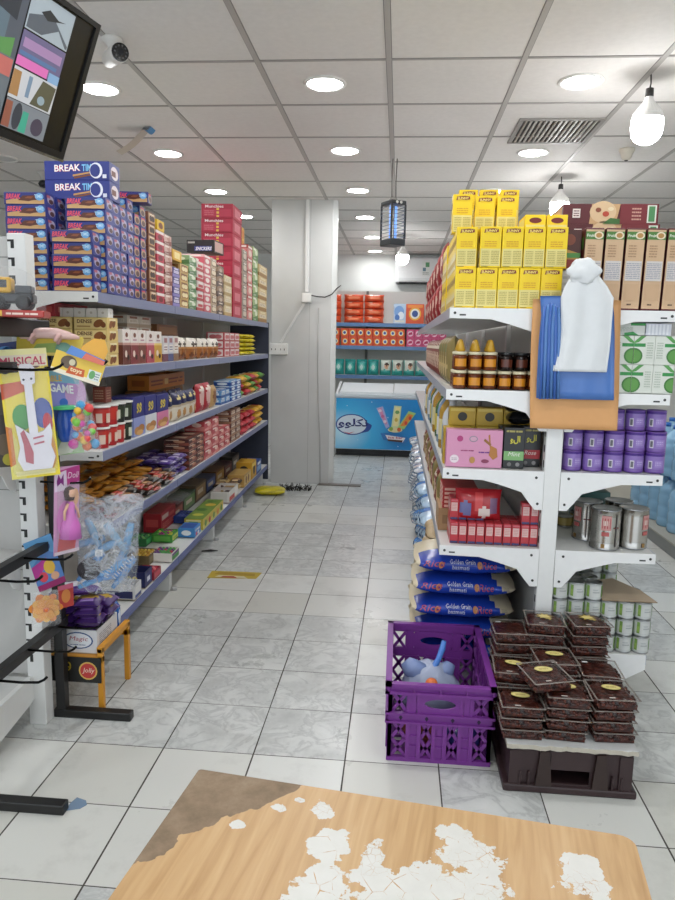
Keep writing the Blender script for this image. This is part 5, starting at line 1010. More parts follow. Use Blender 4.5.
# ------------------------------------------------------------------ water bottles on the ledge
wb = empty('water_bottle'); R_ = .095
MB().lathe([(R_*.9, 0), (R_, .012), (R_, .06), (R_*.94, .07), (R_, .08), (R_, .15), (R_*.93, .165), (R_, .18), (R_, .25), (R_*.94, .265), (R_, .28), (R_*.9, .31), (R_*.35, .36), (R_*.3, .375)], 'WATER', 20).build('body', wb)
MB().lathe([(R_*.34, .37), (R_*.34, .40), (.001, .402)], '2f6fc0:.3', 14).build('cap', wb); ptree(wb)
for r_ in range(7):
    for c in range(2):
        for k in range(2): put(wb, (2.2+c*.21, 5.05+r_*.22, .114+k*.405), 0, 'blue water bottle on the ledge, %s tier, %s along, %s column' % (('lower', 'upper')[k], NTH[r_], ('near', 'wall')[c]), 'water bottle', 'blue water bottles')
# ------------------------------------------------------------------ crates on the floor
PU = '78358f:.4'
cr = tag(empty('plastic_crate', (0.003, 2.385, 0)), 'purple plastic crate with lattice walls on the floor', 'crate')
CW, CD, CHT = .372, .56, .302
def wallT(side):
    if side == 'front': return (lambda u, z, w_: (u, w_, z)), CW
    if side == 'back': return (lambda u, z, w_: (u, CD-w_, z)), CW
    if side == 'left': return (lambda u, z, w_: (w_, u, z)), CD
    return (lambda u, z, w_: (CW-w_, u, z)), CD
def slab(m, T, u0, u1, z0, z1, w0, w1, key=PU):
    vs = [T(u, z, w_) for w_ in (w0, w1) for z in (z0, z1) for u in (u0, u1)]; m.add(vs, [(0, 1, 3, 2), (4, 6, 7, 5), (0, 4, 5, 1), (2, 3, 7, 6), (0, 2, 6, 4), (1, 5, 7, 3)], key)
def strut(m, T, a, b, w=.012, w0=.006, w1=.013):
    d = Vector((b[0]-a[0], b[1]-a[1])); nrm = Vector((-d.y, d.x)).normalized()*w/2
    out = [(a[0]+nrm.x, a[1]+nrm.y), (b[0]+nrm.x, b[1]+nrm.y), (b[0]-nrm.x, b[1]-nrm.y), (a[0]-nrm.x, a[1]-nrm.y)]
    m.prism(out, lambda u, v, w_: T(u, v, w0+w_), w1-w0, PU)
for side in ('front', 'back', 'left', 'right'):
    T, W_ = wallT(side); m = MB(); n = 3 if W_ < .4 else 5
    slab(m, T, -.012, W_+.012, .262, .272, -.012, .004); slab(m, T, -.012, W_+.012, .290, .302, -.012, .012); slab(m, T, 0, W_, .268, .295, -.002, .008)
    for k in range(n+2): u = W_*k/(n+1); slab(m, T, min(max(u-.003, -.012), W_+.006), min(max(u+.003, -.006), W_+.012), .27, .292, -.011, 0)
    slab(m, T, -.008, W_+.008, .182, .190, -.010, .006); slab(m, T, -.008, W_+.008, .150, .158, -.010, .006); slab(m, T, 0, W_, .156, .184, -.001, .007)
    slab(m, T, 0, W_, 0, .016, -.002, .012)
    ps = [W_*(k+1)/(n+1) for k in range(n)]
    for u in ps:
        slab(m, T, u-.027, u-.013, .012, .155, -.006, .010); slab(m, T, u+.013, u+.027, .012, .155, -.006, .010); slab(m, T, u-.014, u+.014, .012, .155, .001, .009)
        for z in (.06, .10): slab(m, T, u-.024, u+.024, z, z+.004, -.005, .004)
        if side not in ('front', 'back') or abs(u-W_/2) > .05: slab(m, T, u-.024, u-.012, .185, .265, -.002, .009); slab(m, T, u+.012, u+.024, .185, .265, -.002, .009)
    for u in (0, W_-.014): slab(m, T, u, u+.014, .0, .29, 0, .014)
    g = [0]+ps+[W_]
    for i in range(len(g)-1):
        a, b = g[i]+(.027 if i else .014), g[i+1]-(.027 if i < len(g)-2 else .014)
        for z in (.016, .086): strut(m, T, (a, z), (b, z+.070)); strut(m, T, (a, z+.070), (b, z))
        if i in (0, len(g)-2): strut(m, T, (a, .19), (b, .262)); strut(m, T, (a, .262), (b, .19))
    if side in ('front', 'back'):      # panel with the hand hole
        c = W_/2; oval = [(c+.056*math.cos(q*PI/10), .226+.019*math.sin(q*PI/10)) for q in range(20)]; box = []
        for q in range(20):
            a = q*PI/10; dx, dz = math.cos(a), math.sin(a); k = min(.085/abs(dx) if abs(dx) > 1e-6 else 9, .042/abs(dz) if abs(dz) > 1e-6 else 9); box.append((c+dx*k, .228+dz*k))
        for q in range(20):
            p = [oval[q], oval[(q+1) % 20], box[(q+1) % 20], box[q]]; m.prism(p, lambda u, v, w_: T(u, v, w_), .008, PU)
        for sx in (-1, 1): slab(m, T, c+sx*.085-.001, c+sx*.085+.035*sx, .186, .27, 0, .008) if sx > 0 else slab(m, T, c-.12, c-.084, .186, .27, 0, .008)
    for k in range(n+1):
        u = W_*(k+.5)/(n+1); m.add([T(u-.007, .17, -.0016), T(u, .181, -.0016), T(u+.007, .17, -.0016), T(u, .159, -.0016)], [(0, 1, 2, 3)], '2a1040')  # diamond holes not cut: their dark inside is painted on the band
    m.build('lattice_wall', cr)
m = MB()
for k in range(9): m.box(.012+k*.0425, .012+k*.0425+.014, .012, CD-.012, .002, .012, PU)
for k in range(12): m.box(.012, CW-.012, .012+k*.047, .012+k*.047+.012, .002, .011, PU)
m.build('floor_grid', cr)
def blob(name, c, r, key, seed, parent=None, amp=.12, sq=1.0, nu=24, nv=16):
    m = MB()
    def fn(u, v):
        a = 2*PI*u; b = PI*(v-.5); d = Vector((math.cos(b)*math.cos(a), math.cos(b)*math.sin(a), math.sin(b)))
        q = 1+amp*noise.noise(d*2.2+Vector((seed, 0, 0)))+amp*.5*noise.noise(d*6+Vector((0, seed, 0)))
        return (c[0]+r[0]*d.x*q, c[1]+r[1]*d.y*q, max(c[2]+r[2]*d.z*q, c[2]-r[2]*.96))
    m.grid(fn, nu, nv, key); return m.build(name, parent)
t = tag(empty('tied_plastic_bag', (.165, 2.66, .013)), 'pale blue tied plastic bag lying inside the purple crate', 'plastic bag')
blob('bag_body', (0, -.01, .125), (.12, .10, .125), '9aa5bf:.25', 3, t, .14)
MB().tube([(.0, -.03, .21), (.01, -.03, .235), (.03, -.01, .265), (.045, .02, .295), (.052, .03, .325)], [.034, .014, .011, .013, .009], '4a7fd0:.25', 10).build('knotted_tail', t)
MB().tube([(-.03, -.02, .20), (-.08, -.01, .225), (-.10, 0, .245)], [.045, .04, .024], '7d90bd:.25', 10).build('bag_ear', t)
MB().tube([(.04, 0, .20), (.07, .0, .225), (.08, .01, .24)], [.04, .032, .02], '7d90bd:.25', 10).build('bag_ear', t)
o = blob('orange_fruit', (.163, 2.515, .238), (.024, .024, .024), 'e2763a:.45', 5, None, .04); tag(o, 'orange fruit at the front of the tied blue bag', 'fruit')
o = blob('brown_bundle', (.13, 2.47, .075), (.075, .05, .06), '7a3f2e:.5', 8); tag(o, 'brown bundle in the crate behind the hand hole', 'bundle')
o = blob('navy_bag', (.28, 2.46, .065), (.07, .055, .05), '28306a:.3', 9); tag(o, 'dark blue bag at the bottom right of the purple crate', 'bag')

BR = '39282a:.45'
bc = tag(empty('brown_crate', (.408, 2.255, 0)), 'upturned dark brown plastic crate carrying the date packs', 'crate')
BW_, BD_, BH_ = .432, .535, .158
m = MB(); m.box(-.006, BW_+.006, -.006, BD_+.006, 0, .028, BR, .006)
for y in (0, BD_-.014):
    m.box(.012, .055, y, y+.014, .028, BH_-.008, BR); m.box(BW_-.055, BW_-.012, y, y+.014, .028, BH_-.008, BR); m.box(.055, .15, y+.008*(y == 0), y+.014, .028, BH_-.008, BR); m.box(BW_-.15, BW_-.055, y+.008*(y == 0), y+.014, .028, BH_-.008, BR)
    m.box(.15, BW_-.15, y+.004, y+.014, .085, BH_-.008, BR); m.box(.15, BW_-.15, y+.004, y+.014, .028, .036, BR)
for x in (.012, BW_-.026): m.box(x, x+.014, .014, BD_-.014, .028, BH_-.008, BR)
for u in (.10, BW_-.145): m.prism([(u, .028), (u+.055, .028), (u+.042, BH_-.004), (u+.012, BH_-.004)], lambda a, b, w_: (a, w_-.008, b), .012, '32221f:.45')
for u in (.045, .075, BW_-.08, BW_-.05): m.box(u, u+.008, -.006, .008, .028, .075, BR, .002)
m.box(.012, BW_-.012, 0.0, BD_, BH_-.008, BH_, BR, .003); m.build('body', bc)
c = MB(); edge = [(.0, .0)]; r3 = random.Random(3)
for k in range(1, 24): edge.append((BW_*k/24, r3.uniform(-.006, .004)))
edge += [(BW_, -.002), (BW_+.004, BD_), (.0, BD_)]
o = MB().prism(edge, lambda u, v, w_: (.408+u, 2.25+v, BH_+.0012+w_), .016, 'd4d6d6:.6', 'c2bcae:.7').build('foam_sheet'); tag(o, 'white board with ragged edge between brown crate and date packs', 'board')
def datepack(kind):
    t = empty('date_pack'); w, d, h = .142, .142, .038; m = MB()
    def top(u, v):
        e = min(1, 9*min(u, 1-u))*min(1, 9*min(v, 1-v)); x, y = (u-.5)*(w-.012), (v-.5)*(d-.012)
        n = noise.noise(Vector((x*75+kind*3, y*75, 1)))+.7*noise.noise(Vector((x*140, y*140, kind)))
        return (x, y, .008+(h-.012)*(e**.4)+.0022*n*e)
    m.grid(top, 30, 30, 'DATES'); b = w/2-.006
    m.box(-b, b, -b, b, .001, .010, 'DATES')
    # lumpy fruit pressed against the tray wall
    r4 = random.Random(kind*9+2)
    for sx in range(4):
        for k in range(13):
            s_ = -b+.01+(2*b-.02)*k/12; z = r4.choice((.010, .016, .022)); px, py = ((s_, -b), (s_, b), (-b, s_), (b, s_))[sx]; q = r4.uniform(.006, .0085)
            m.lathe([(.0008, -q), (q*.75, -q*.65), (q, 0), (q*.75, q*.65), (.0008, q)], 'DATES', 7, (px*.985, py*.985, z), caps=False)
    m.build('dates', t)
    tr = MB(); W2_ = w/2
    for (x0, x1, y0, y1) in ((-W2_-.003, W2_+.003, -W2_-.003, -W2_+.002), (-W2_-.003, W2_+.003, W2_-.002, W2_+.003), (-W2_-.003, -W2_+.002, -W2_+.002, W2_-.002), (W2_-.002, W2_+.003, -W2_+.002, W2_-.002)): tr.box(x0, x1, y0, y1, h-.0025, h-.0005, 'b0a8a0:.12:h')
    wl = -W2_+.001
    for ax in range(4):
        pts = [(-W2_+.004, -W2_+.004), (W2_-.004, -W2_+.004), (W2_-.004, W2_-.004), (-W2_+.004, W2_-.004)]; a, b2 = pts[ax], pts[(ax+1) % 4]
        tr.add([(a[0]*.95, a[1]*.95, .0005), (b2[0]*.95, b2[1]*.95, .0005), (b2[0]*1.02, b2[1]*1.02, h-.002), (a[0]*1.02, a[1]*1.02, h-.002)], [(0, 1, 2, 3)], '5a4a40:.08:g')
    tr.build('clear_tray', t)
    MB().box(-W2_-.003, W2_+.003, -W2_-.003, W2_+.003, h, h+.0008, '2a1a14:.05:g').build('film_lid', t)
    lb = MB(); T = lambda u, v, e: ((u-.5)*w, (v-.5)*d, h+.0013+e)
    if kind == 1: lb.art(T, [('e', .52, .62, .23, .13, 'd8c873:.35', -.15), ('e', .52, .62, .2, .11, 'e2d58c:.35', -.15), ('n', .4, .58, .64, .66, 2, 'a8963c')], w, d)
    elif kind == 2:
        star = [(.5+(.26 if q % 2 == 0 else .12)*math.cos(q*PI/8+.2), .6+(.22 if q % 2 == 0 else .12)*math.sin(q*PI/8+.2)) for q in range(16)]
        lb.art(T, [('p', star, 'c2ab58:.35'), ('e', .5, .6, .14, .1, 'd9c67a:.35'), ('p', [(.5, .5), (.62, .34), (.68, .4), (.6, .52)], 'b59c48:.35')], w, d)
    else: lb.art(T, [('r', .12, .74, .26, .82, 'd9d9d9:.4')], w, d)
    lb.build('label', t)
    if kind != 3: MB().art(T, [('r', .3, .06, .44, .10, 'd9d4cc:.4')], w, d).build('price_sticker', t)
    return ptree(t)
DP = {k: datepack(k) for k in (1, 2, 3)}
zb = BH_+.0185; ph = .0405
stk = [('front left', 525, 2.268, 3, 1, .03), ('front middle', 571, 2.275, 4, 1, -.03), ('front right', 618, 2.28, 4, 1, .05), ('middle left', 516, 2.435, 4, 1, -.06), ('centre', 559, 2.445, 5, 1, .04), ('middle right', 607, 2.45, 4, 3, -.04),
       ('back left', 514, 2.60, 6, 3, .05), ('back middle', 548, 2.605, 7, 2, -.04), ('back right', 592, 2.615, 7, 2, .08)]
for nm, px, Y, n, top, rz in stk:
    x = at(px, 700 if 'front' in nm else 670 if 'middle' in nm[:6] or nm == 'centre' else 640, Y).x
    for k in range(n):
        kd = top if k == n-1 else rnd.choice((1, 3))
        put(DP[kd], (x+rnd.uniform(-.004, .004), Y+.078+rnd.uniform(-.003, .003), zb+k*ph), rz+rnd.uniform(-.03, .03), 'clear pack of brown dates, %s of the %s stack on the brown crate' % (lvl(k, n), nm), 'date pack', 'packs of dates')
x = at(546, 680, 2.34).x; put(DP[1], (x, 2.368, zb+4*ph+.008), .30, 'clear date pack lying crooked on top of the front middle stack', 'date pack', 'packs of dates', rx=.06)

# ------------------------------------------------------------------ yellow stand with carton, left
YS = 'd8952a:.4'
t = tag(empty('metal_stand', (-1.148, 2.585, 0)), 'low yellow metal stand at the end of the left rack', 'stand')
for x in (-.28, 0):
    for y in (0, .275): MB().box(x-.022, x, y, y+.022, 0, .268, YS, .002).build('leg', t)
for (a, b) in (((-.29, .011, .222), (0, .011, .222)), ((-.011, 0, .262), (-.011, .297, .262)), ((-.29, .286, .222), (0, .286, .222)), ((-.291, 0, .262), (-.291, .297, .262))): MB().bar(a, b, .022, .022, YS).build('frame_bar', t)
MB().box(-.268, -.023, .023, .274, .222, .232, 'c98a26:.4').build('deck', t)
bk = MB().box(-.30, -.004, .0, .004, -.10, .006, '1a1a18:.5'); bk.art(lambda u, v, e: (-.30+u*.296, -e, -.10+v*.106), [('t', '\u0648\u0648', .42, .42, .58, .8, 'b59a28'), ('e', .82, .48, .13, .36, 'd8b45a'), ('e', .82, .48, .11, .3, 'c23a3a'), ('t', 'Jolly', .74, .36, .9, .6, 'f0e2cf', {'s': .1})], .296, .106)
o = bk.build('printed_board', t); o.location = (0, -.007, .225); tag(o, 'black printed board with round sticker')
m = tray('white_cake_carton', .21, .205, .10, 'dcdde0', arts={'-y': [('e', .62, .55, .3, .36, '35558a'), ('e', .62, .55, .27, .31, 'e9edf2'), ('t', 'Magic', .44, .48, .8, .72, 'b04a5a', {'s': .08}), ('n', .46, .34, .78, .4, 1, '35558a'), ('n', .05, .2, .25, .6, 4, 'a9a9ac')], '+x': [('n', .1, .3, .7, .8, 6, '9a9aa2'), ('r', .75, .1, .95, .4, 'c9cace')]}, inner='b9a68a')
put(m, (-1.178, 2.61, .2335), .0, 'white cake carton on the yellow stand', 'carton')
pp = [small('purple_cake_pack', '3f1f66:.3', 'c2a23a:.3', '7a5aa0:.3', 91, .093, .088, .036), small('purple_cake_pack', '4a2878:.3', 'd6d0e0:.3', 'c9a83a:.3', 92, .093, .088, .036)]
i = 0
for k in range(6):
    for r_ in range(2):
        for c in range(2):
            if k == 5 and r_ == 1: continue
            put(pp[i % 2], (-1.188-c*(.1+.02*(k > 2))+.03*(k > 2), 2.618+r_*.097-.025*(k > 2), .2395+k*.0375), rnd.uniform(-.06, .06) if k < 3 else rnd.uniform(-.3, .3), 'purple cake pack in the white carton, %s layer, %s row, %s' % (ORD[k], ('near', 'far')[r_], ('aisle side', 'rack side')[c]), 'pack', 'purple cake packs', sc=1 if k < 3 else 1.15); i += 1
put(pouch('white_purple_cake_pack', .14, .2, .045, spotted(lambda u, v: 'cfd0da:.25' if .25 < u < .75 else '4a2878:.25', []), face='z', seed=95), (-1.17, 2.65, .4665), .5, 'white and purple cake pack on top of the heap', 'pack')
put(pouch('blue_snack_bag', .055, .13, .05, spotted('2a62b0:.25', [(.5, .5, .25, .3, 'c9d6ea:.25')]), face='x', seed=96), (-1.178, 2.818, .2335), 0, 'blue and white snack bag at the far end of the yellow stand', 'bag')

# ------------------------------------------------------------------ black display stand with hooks and toys
BK = '151515:.4'
st = tag(empty('hook_stand', (-1.297, 2.54, 0)), 'black metal hook stand hung with toy packs, left foreground', 'display stand')
MB().bar((0, 0, 0.02), (0, 0, 1.50), .036, .036, BK).build('post', st); MB().bar((0, -.62, 0.02), (0, -.62, 1.50), .036, .036, BK).build('post', st)
for y in (0, -.565): MB().box(-.03, .285, y-.02, y+.02, 0.0, .034, BK, .004).build('foot', st)
MB().bar((.01, .02, .735), (.01, -.64, .735), .03, .035, BK).build('rail', st); MB().bar((.01, .02, .395), (.01, -.64, .395), .03, .035, BK).build('rail', st); MB().bar((.01, .02, 1.40), (.01, -.64, 1.40), .03, .035, BK).build('rail', st)
MB().box(-.24, .06, -.62, -.10, 1.50, 1.56, BK, .004).build('top_board', st)
HK = '222222:.35:m'
for y, z in ((-.04, .738), (-.28, .742), (-.49, .735), (-.06, .400), (-.28, .405), (-.49, .395), (-.06, 1.40), (-.22, 1.40), (-.40, 1.40), (-.12, .98)):
    L_ = .19 if z < 1 else .24
    MB().tube([(.01, y, z), (L_*.6, y, z-.002), (L_*.9, y, z+.002), (L_, y, z+.012), (L_+.01, y, z+.022)], .0045, HK, 8).build('hook', st)
def frame_at(name, px, py, Y, rz, roll=0, rx=0):
    t = empty(name, at(px, py, Y)); t.rotation_mode = 'XYZ'; t.rotation_euler = (rx, roll, rz); return t
def card(t, w, h, key, items, th=.003, name='card', round_=.0):
    m = MB().box(-w/2, w/2, 0, th, -h/2, h/2, key); m.art(lambda u, v, e: ((u-.5)*w, -e, (v-.5)*h), items, w, h, .0003); return m.build(name, t)
# toy guitar pack
t = frame_at('toy_guitar_pack', 29, 414, 2.29, .5, -.07); tag(t, 'toy guitar pack, white guitar on a yellow card, on the hook stand', 'toy')
card(t, .155, .44, 'f0dc3c:.35', [('p', [(0, .0), (.3, 0), (.2, .3), (0, .45)], 'e8e07a'), ('p', [(0, .62), (.5, .68), (.5, .76), (0, .74)], 'd25a32'), ('e', .78, .5, .2, .12, '3a55a8'), ('e', .86, .42, .1, .08, 'c23a4a'), ('e', .36, .48, .2, .1, '57a05a'), ('p', [(0, .1), (.12, .12), (.12, .4), (0, .42)], 'd9823a'), ('e', .85, .2, .12, .14, 'e0a03a'), ('e', .13, .85, .1, .035, '2b2a2a'), ('e', .75, .88, .09, .03, '6a4a3a'), ('r', .0, .93, 1, 1, 'efe9a8'), ('r', .02, .865, .98, .955, 'e7d9c4'), ('t', 'MUSICAL', .05, .875, .95, .94, 'c03a5a', {'b': .02}), ('r', .1, .02, .9, .06, 'efe6a0')])
gm = MB(); body = [(-.045, -.19), (.045, -.19), (.06, -.15), (.05, -.11), (.058, -.07), (.055, -.035), (.03, -.06), (.014, -.065), (.012, .1), (.022, .105), (.026, .155), (.015, .17), (-.018, .17), (-.024, .155), (-.02, .105), (-.012, .1), (-.014, -.065), (-.03, -.05), (-.055, -.03), (-.05, -.075), (-.048, -.11), (-.06, -.15)]
gm.prism(body, lambda u, v, w_: (u+.008, -.004-w_, v), .018, 'e4e2ea:.25'); gm.build('guitar', t)
gp = MB(); T = lambda u, v, e: (u+.008, -.0224-e, v)
gp.prism([(-.035, -.16), (-.012, -.17), (-.008, -.13), (-.018, -.09), (-.03, -.05), (-.042, -.06), (-.036, -.1)], lambda u, v, w_: (u+.008, -.022-w_, v), .002, 'b8606e:.35')
for z in (-.085, -.105): gp.prism([(-.004, z), (.03, z+.006), (.03, z+.012), (-.004, z+.006)], lambda u, v, w_: (u+.008, -.022-w_, v), .002, 'c06a78:.35')
for x, z in ((-.012, .118), (.012, .12), (-.01, .15), (.012, .152)): gp.lathe([(.004, .022), (.004, .026)], '3a3a42', 8, (x+.008, 0, z), axis='y') if False else gp.prism([(x+.004*math.cos(q*PI/4), z+.004*math.sin(q*PI/4)) for q in range(8)], lambda u, v, w_: (u+.008, -.022-w_, v), .003, '3a3a42')
gp.build('pickguard', t); MB().box(-.07, .072, -.03, -.001, -.205, .18, 'e9ecf0:.05:g', .012).build('clear_blister', t)
# bubble toy pack
t = frame_at('bubble_toy_pack', 60, 413, 2.45, .8, -.04); tag(t, 'blue bubble toy pack with green rim behind the toy guitar', 'toy')
card(t, .155, .31, '6a78c8:.35', [('p', [(0, 0), (1, 0), (1, .25), (0, .32)], '9ac08a'), ('e', .55, .75, .5, .2, '8a8ad8'), ('e', .9, .7, .25, .2, 'c79ad0'), ('p', [(0, .9), (1, .82), (1, 1), (0, 1)], '7ab0d0'), ('t', 'BUBBLE', .06, .87, .6, .94, 'd8b04a', {'b': .02}), ('t', 'GAME', .3, .76, .85, .86, 'eef0fa', {'b': .03, 'sl': -.05}), ('e', .12, .58, .17, .12, 'd9884a'), ('e', .12, .58, .12, .09, '9aa8c8'), ('e', .6, .62, .1, .05, '3a6ac8'), ('p', [(.3, .0), (.7, .02), (.9, .18), (.5, .2)], 'd8e0d0')])
MB().lathe([(.026, -.10), (.036, -.08), (.036, -.02), (.028, .005), (.024, .02)], '2a5ac0:.12', 18, (.01, -.035, .0)).build('toy_bottle', t); MB().lathe([(.02, .016), (.048, .018), (.05, .026), (.02, .03)], '5ad08a:.2', 18, (.01, -.035, 0)).build('green_rim', t)
# bag of coloured shapes
t = frame_at('coloured_ball_bag', 83, 415, 2.34, .7, -.02); tag(t, 'cone shaped clear bag of bright coloured toys beside the noodle cups', 'toy')
m = MB(); r5 = random.Random(5)
for q in range(26):
    z = -.11+.15*(q/26); wd = .042*(1-(z+.11)/.26)
    c_ = (r5.uniform(-wd, wd), r5.uniform(-.016, .016), z); rr = r5.uniform(.012, .019)
    m.lathe([(.0008, -rr), (rr*.75, -rr*.65), (rr, 0), (rr*.75, rr*.65), (.0008, rr)], ('d8702e', '3f9ad0', 'c24a9a', '7abf4a', 'e0b83a', 'd84a4a')[q % 6]+':.35', 8, c_, caps=False)
m.build('coloured_balls', t)['kind'] = 'stuff'
fb = MB().lathe([(.052, -.13), (.056, -.11), (.042, -.03), (.02, .06), (.012, .09), (.03, .13)], 'FILM', 18, caps=False); fb.v = [(x, y*.5, z) for x, y, z in fb.v]; fb.build('clear_bag', t)
# yellow header pack, tilted
t = frame_at('yellow_toy_pack', 78, 368, 2.28, .5, .34); tag(t, 'yellow toy pack with tilted header card above the bubble toy', 'toy')
card(t, .19, .085, 'ecc84a:.35', [('r', 0, .0, 1, .2, 'efe6d0'), ('e', .3, .62, .16, .3, '6a5a4a'), ('e', .36, .66, .06, .15, 'd8d0b0'), ('p', [(.3, .12), (.66, .16), (.64, .5), (.34, .5)], 'd2602e'), ('t', 'toys', .36, .2, .6, .45, 'f2dfb0', {'b': .03}), ('r', .72, .15, .97, .62, 'dfe6e0'), ('e', .8, .4, .06, .2, '6aa86a'), ('n', .86, .2, .95, .55, 3, '7a8a9a')], .012)
m = MB(); m.prism([(-.02, .04), (.08, .04), (.085, .1), (.06, .14), (.02, .13), (-.01, .09)], lambda u, v, w_: (u, w_-.01, v), .03, 'e2a83a:.3'); m.prism([(-.06, .04), (.085, .04), (.085, .062), (-.05, .075)], lambda u, v, w_: (u, w_-.014, v), .004, '5a8ad0:.3'); m.prism([(.0, .04), (.085, .04), (.085, .058), (.01, .066)], lambda u, v, w_: (u, w_-.019, v), .004, 'd8705a:.3'); m.build('moulded_toy', t); t.scale = (.85, .85, .85)
# pale pink dinosaur-like toy on a card, lying on the stand's hooks
t = frame_at('pink_animal_toy', 50, 346, 2.36, .25, .0, -.25); tag(t, 'pale pink crawling animal toy on a green and yellow card', 'toy')
card(t, .26, .08, 'cdb84a:.35', [('p', [(.2, .1), (.8, .2), (.7, .7), (.3, .6)], '8aa85a'), ('r', 0, .0, 1, .15, 'd8c86a'), ('e', .7, .4, .12, .3, '6a9a8a')])
m = MB(); m.tube([(-.11, -.025, .03), (-.08, -.03, .036), (-.03, -.03, .046), (.03, -.03, .046), (.08, -.03, .036), (.12, -.03, .028)], [.008, .017, .022, .022, .016, .006], 'dcb9b4:.35', 12)
for x in (-.05, .05):
    for y in (-.055, -.01): m.tube([(x, -.03, .04), (x-.01, y, .028), (x-.018, y*1.1, .006)], [.012, .010, .007], 'd4aca8:.35', 8)
m.build('animal', t)
m = MB()
for x in (-.098, -.092): m.lathe([(.0035, 0), (.001, .003)], '222222', 8, (x, -.043, .04), axis='y')
m.build('eyes', t); t.scale = (.84, .84, .84)
# blue and orange toys behind
t = frame_at('blue_orange_toy_pack', 22, 358, 2.40, .4, -.15); tag(t, 'dark blue toy pack with orange swirl behind the guitar header', 'toy')
card(t, .17, .12, '2f3f86:.35', [('p', [(.3, .2), (.9, .4), (.95, .8), (.5, .9)], 'd8883a'), ('e', .2, .6, .2, .3, '5a9ad8'), ('e', .6, .6, .12, .2, 'e2b84a'), ('p', [(0, 0), (.6, 0), (.3, .25)], '8aba5a')])
MB().lathe([(.0008, -.035), (.026, -.022), (.035, 0), (.026, .022), (.0008, .035)], '3f7ac8:.3', 14, (-.04, -.03, .01), caps=False).build('ball', t)
# truck toy in clear bag on the top board
t = empty('toy_truck_pack', at(8, 320, 2.2)); t.location.z = 1.5615; t.rotation_euler = (0, 0, .3); tag(t, 'clear bagged black and yellow toy truck on a red base, upper left', 'toy')
m = MB().box(-.16, .12, -.06, .06, 0, .022, 'a83a34:.35', .003); m.art(lambda u, v, e: (-.16+u*.28, -.06-e, v*.022), [('r', .36, .1, .56, .9, 'e2b84a'), ('n', .6, .2, .95, .8, 1, 'e6d0c4'), ('n', .05, .2, .33, .8, 1, 'e6d0c4')], .28, .022); m.build('card_base', t)
m = MB().box(-.13, .085, -.035, .035, .045, .075, '2a2c30:.35', .006); m.box(-.06, .02, -.033, .033, .075, .125, 'd8a82e:.3', .008); m.box(-.12, -.06, -.03, .03, .075, .098, 'c89a2a:.3', .004); m.box(-.05, .01, -.034, .034, .09, .118, '2a2c30:.2', .003); m.box(.03, .08, -.03, .03, .075, .10, '3a3c40:.35', .004); m.build('truck_body', t)
for x in (-.095, -.02, .055):
    for y in (-.042, .028): MB().lathe([(.008, 0), (.022, .002), (.024, .007), (.022, .012), (.008, .014)], '17181a:.6', 14, (x, y+.014, .0465), axis='y').build('wheel', t)
bg = MB()
def dome(u, v):
    a = 2*PI*u; k = (1-v**2.2); r1 = 1+.06*noise.noise(Vector((math.cos(a)*2, math.sin(a)*2, v*3)))
    return (-.02+.135*math.cos(a)*r1*(.25+.75*k**.5), .055*math.sin(a)*r1*(.25+.75*k**.5), .024+.135*v)
bg.grid(dome, 28, 12, 'e9ecf0:.06:g'); bg.build('clear_bag', t)
# doll pack
t = frame_at('doll_pack', 67, 510, 2.40, 1.2, .06); tag(t, 'narrow pink doll pack hanging from a hook, left of the clear bag', 'toy')
card(t, .115, .32, 'cfa0c4:.35', [('p', [(0, .75), (1, .82), (1, 1), (0, .95)], 'b8408a'), ('p', [(0, .72), (.5, .74), (.45, .96), (0, .92)], 'dccbe0'), ('p', [(.08, .84), (.14, .92), (.24, .86), (.34, .92), (.36, .78), (.24, .82), (.1, .78)], '7a2a7a'), ('t', 'Doll', .5, .86, .92, .93, 'f0dcea', {'s': .1}), ('e', .5, .4, .42, .22, 'd888c8'), ('e', .6, .42, .26, .16, '8a78d0'), ('p', [(.1, 0), (.8, 0), (.9, .2), (.2, .25)], 'd85a5a'), ('r', .0, .0, 1, .04, 'e8d8e4'), ('e', .8, .64, .16, .1, 'e2b088')])
m = MB().tube([(0, -.018, -.10), (0, -.018, -.05), (0, -.018, -.005), (0, -.018, .02), (0, -.018, .034)], [.040, .034, .014, .015, .008], 'd070c0:.35', 12); m.tube([(0, -.018, .034), (0, -.018, .05)], [.006, .006], 'e0b090:.4', 8); m.lathe([(.0008, -.018), (.013, -.012), (.017, 0), (.013, .013), (.0008, .018)], 'e0b090:.4', 12, (0, -.02, .064), caps=False); 
for sx in (-1, 1): m.tube([(sx*.013, -.018, .026), (sx*.03, -.02, -.002), (sx*.034, -.026, -.03)], [.006, .005, .004], 'e0b090:.4', 8)
m.build('doll', t); h_ = MB().lathe([(.0008, -.03), (.016, -.028), (.021, 0), (.016, .016), (.0008, .023)], '3a2018:.5', 12, (0, -.012, .066), caps=False); h_.build('hair', t)
MB().box(-.052, .052, -.042, -.001, -.145, .1, 'e9ecf0:.08:g', .01).build('clear_blister', t)
# slanted bright pack
t = frame_at('bright_toy_pack', 45, 563, 2.42, .75, -.25); tag(t, 'slanted blue and magenta toy pack below the doll pack', 'toy')
card(t, .10, .20, '5a88c8:.35', [('p', [(0, .5), (.6, .75), (1, .6), (1, 1), (0, 1)], '6aa8d8'), ('p', [(0, .2), (.5, .45), (.6, .6), (0, .5)], 'c03a9a'), ('e', .6, .4, .2, .14, 'e2b84a'), ('e', .3, .25, .16, .1, 'd84a5a'), ('e', .72, .8, .12, .08, '2a3a6a'), ('r', 0, 0, 1, .12, '9a2a6a'), ('e', .7, .2, .15, .08, 'd8a88a')])
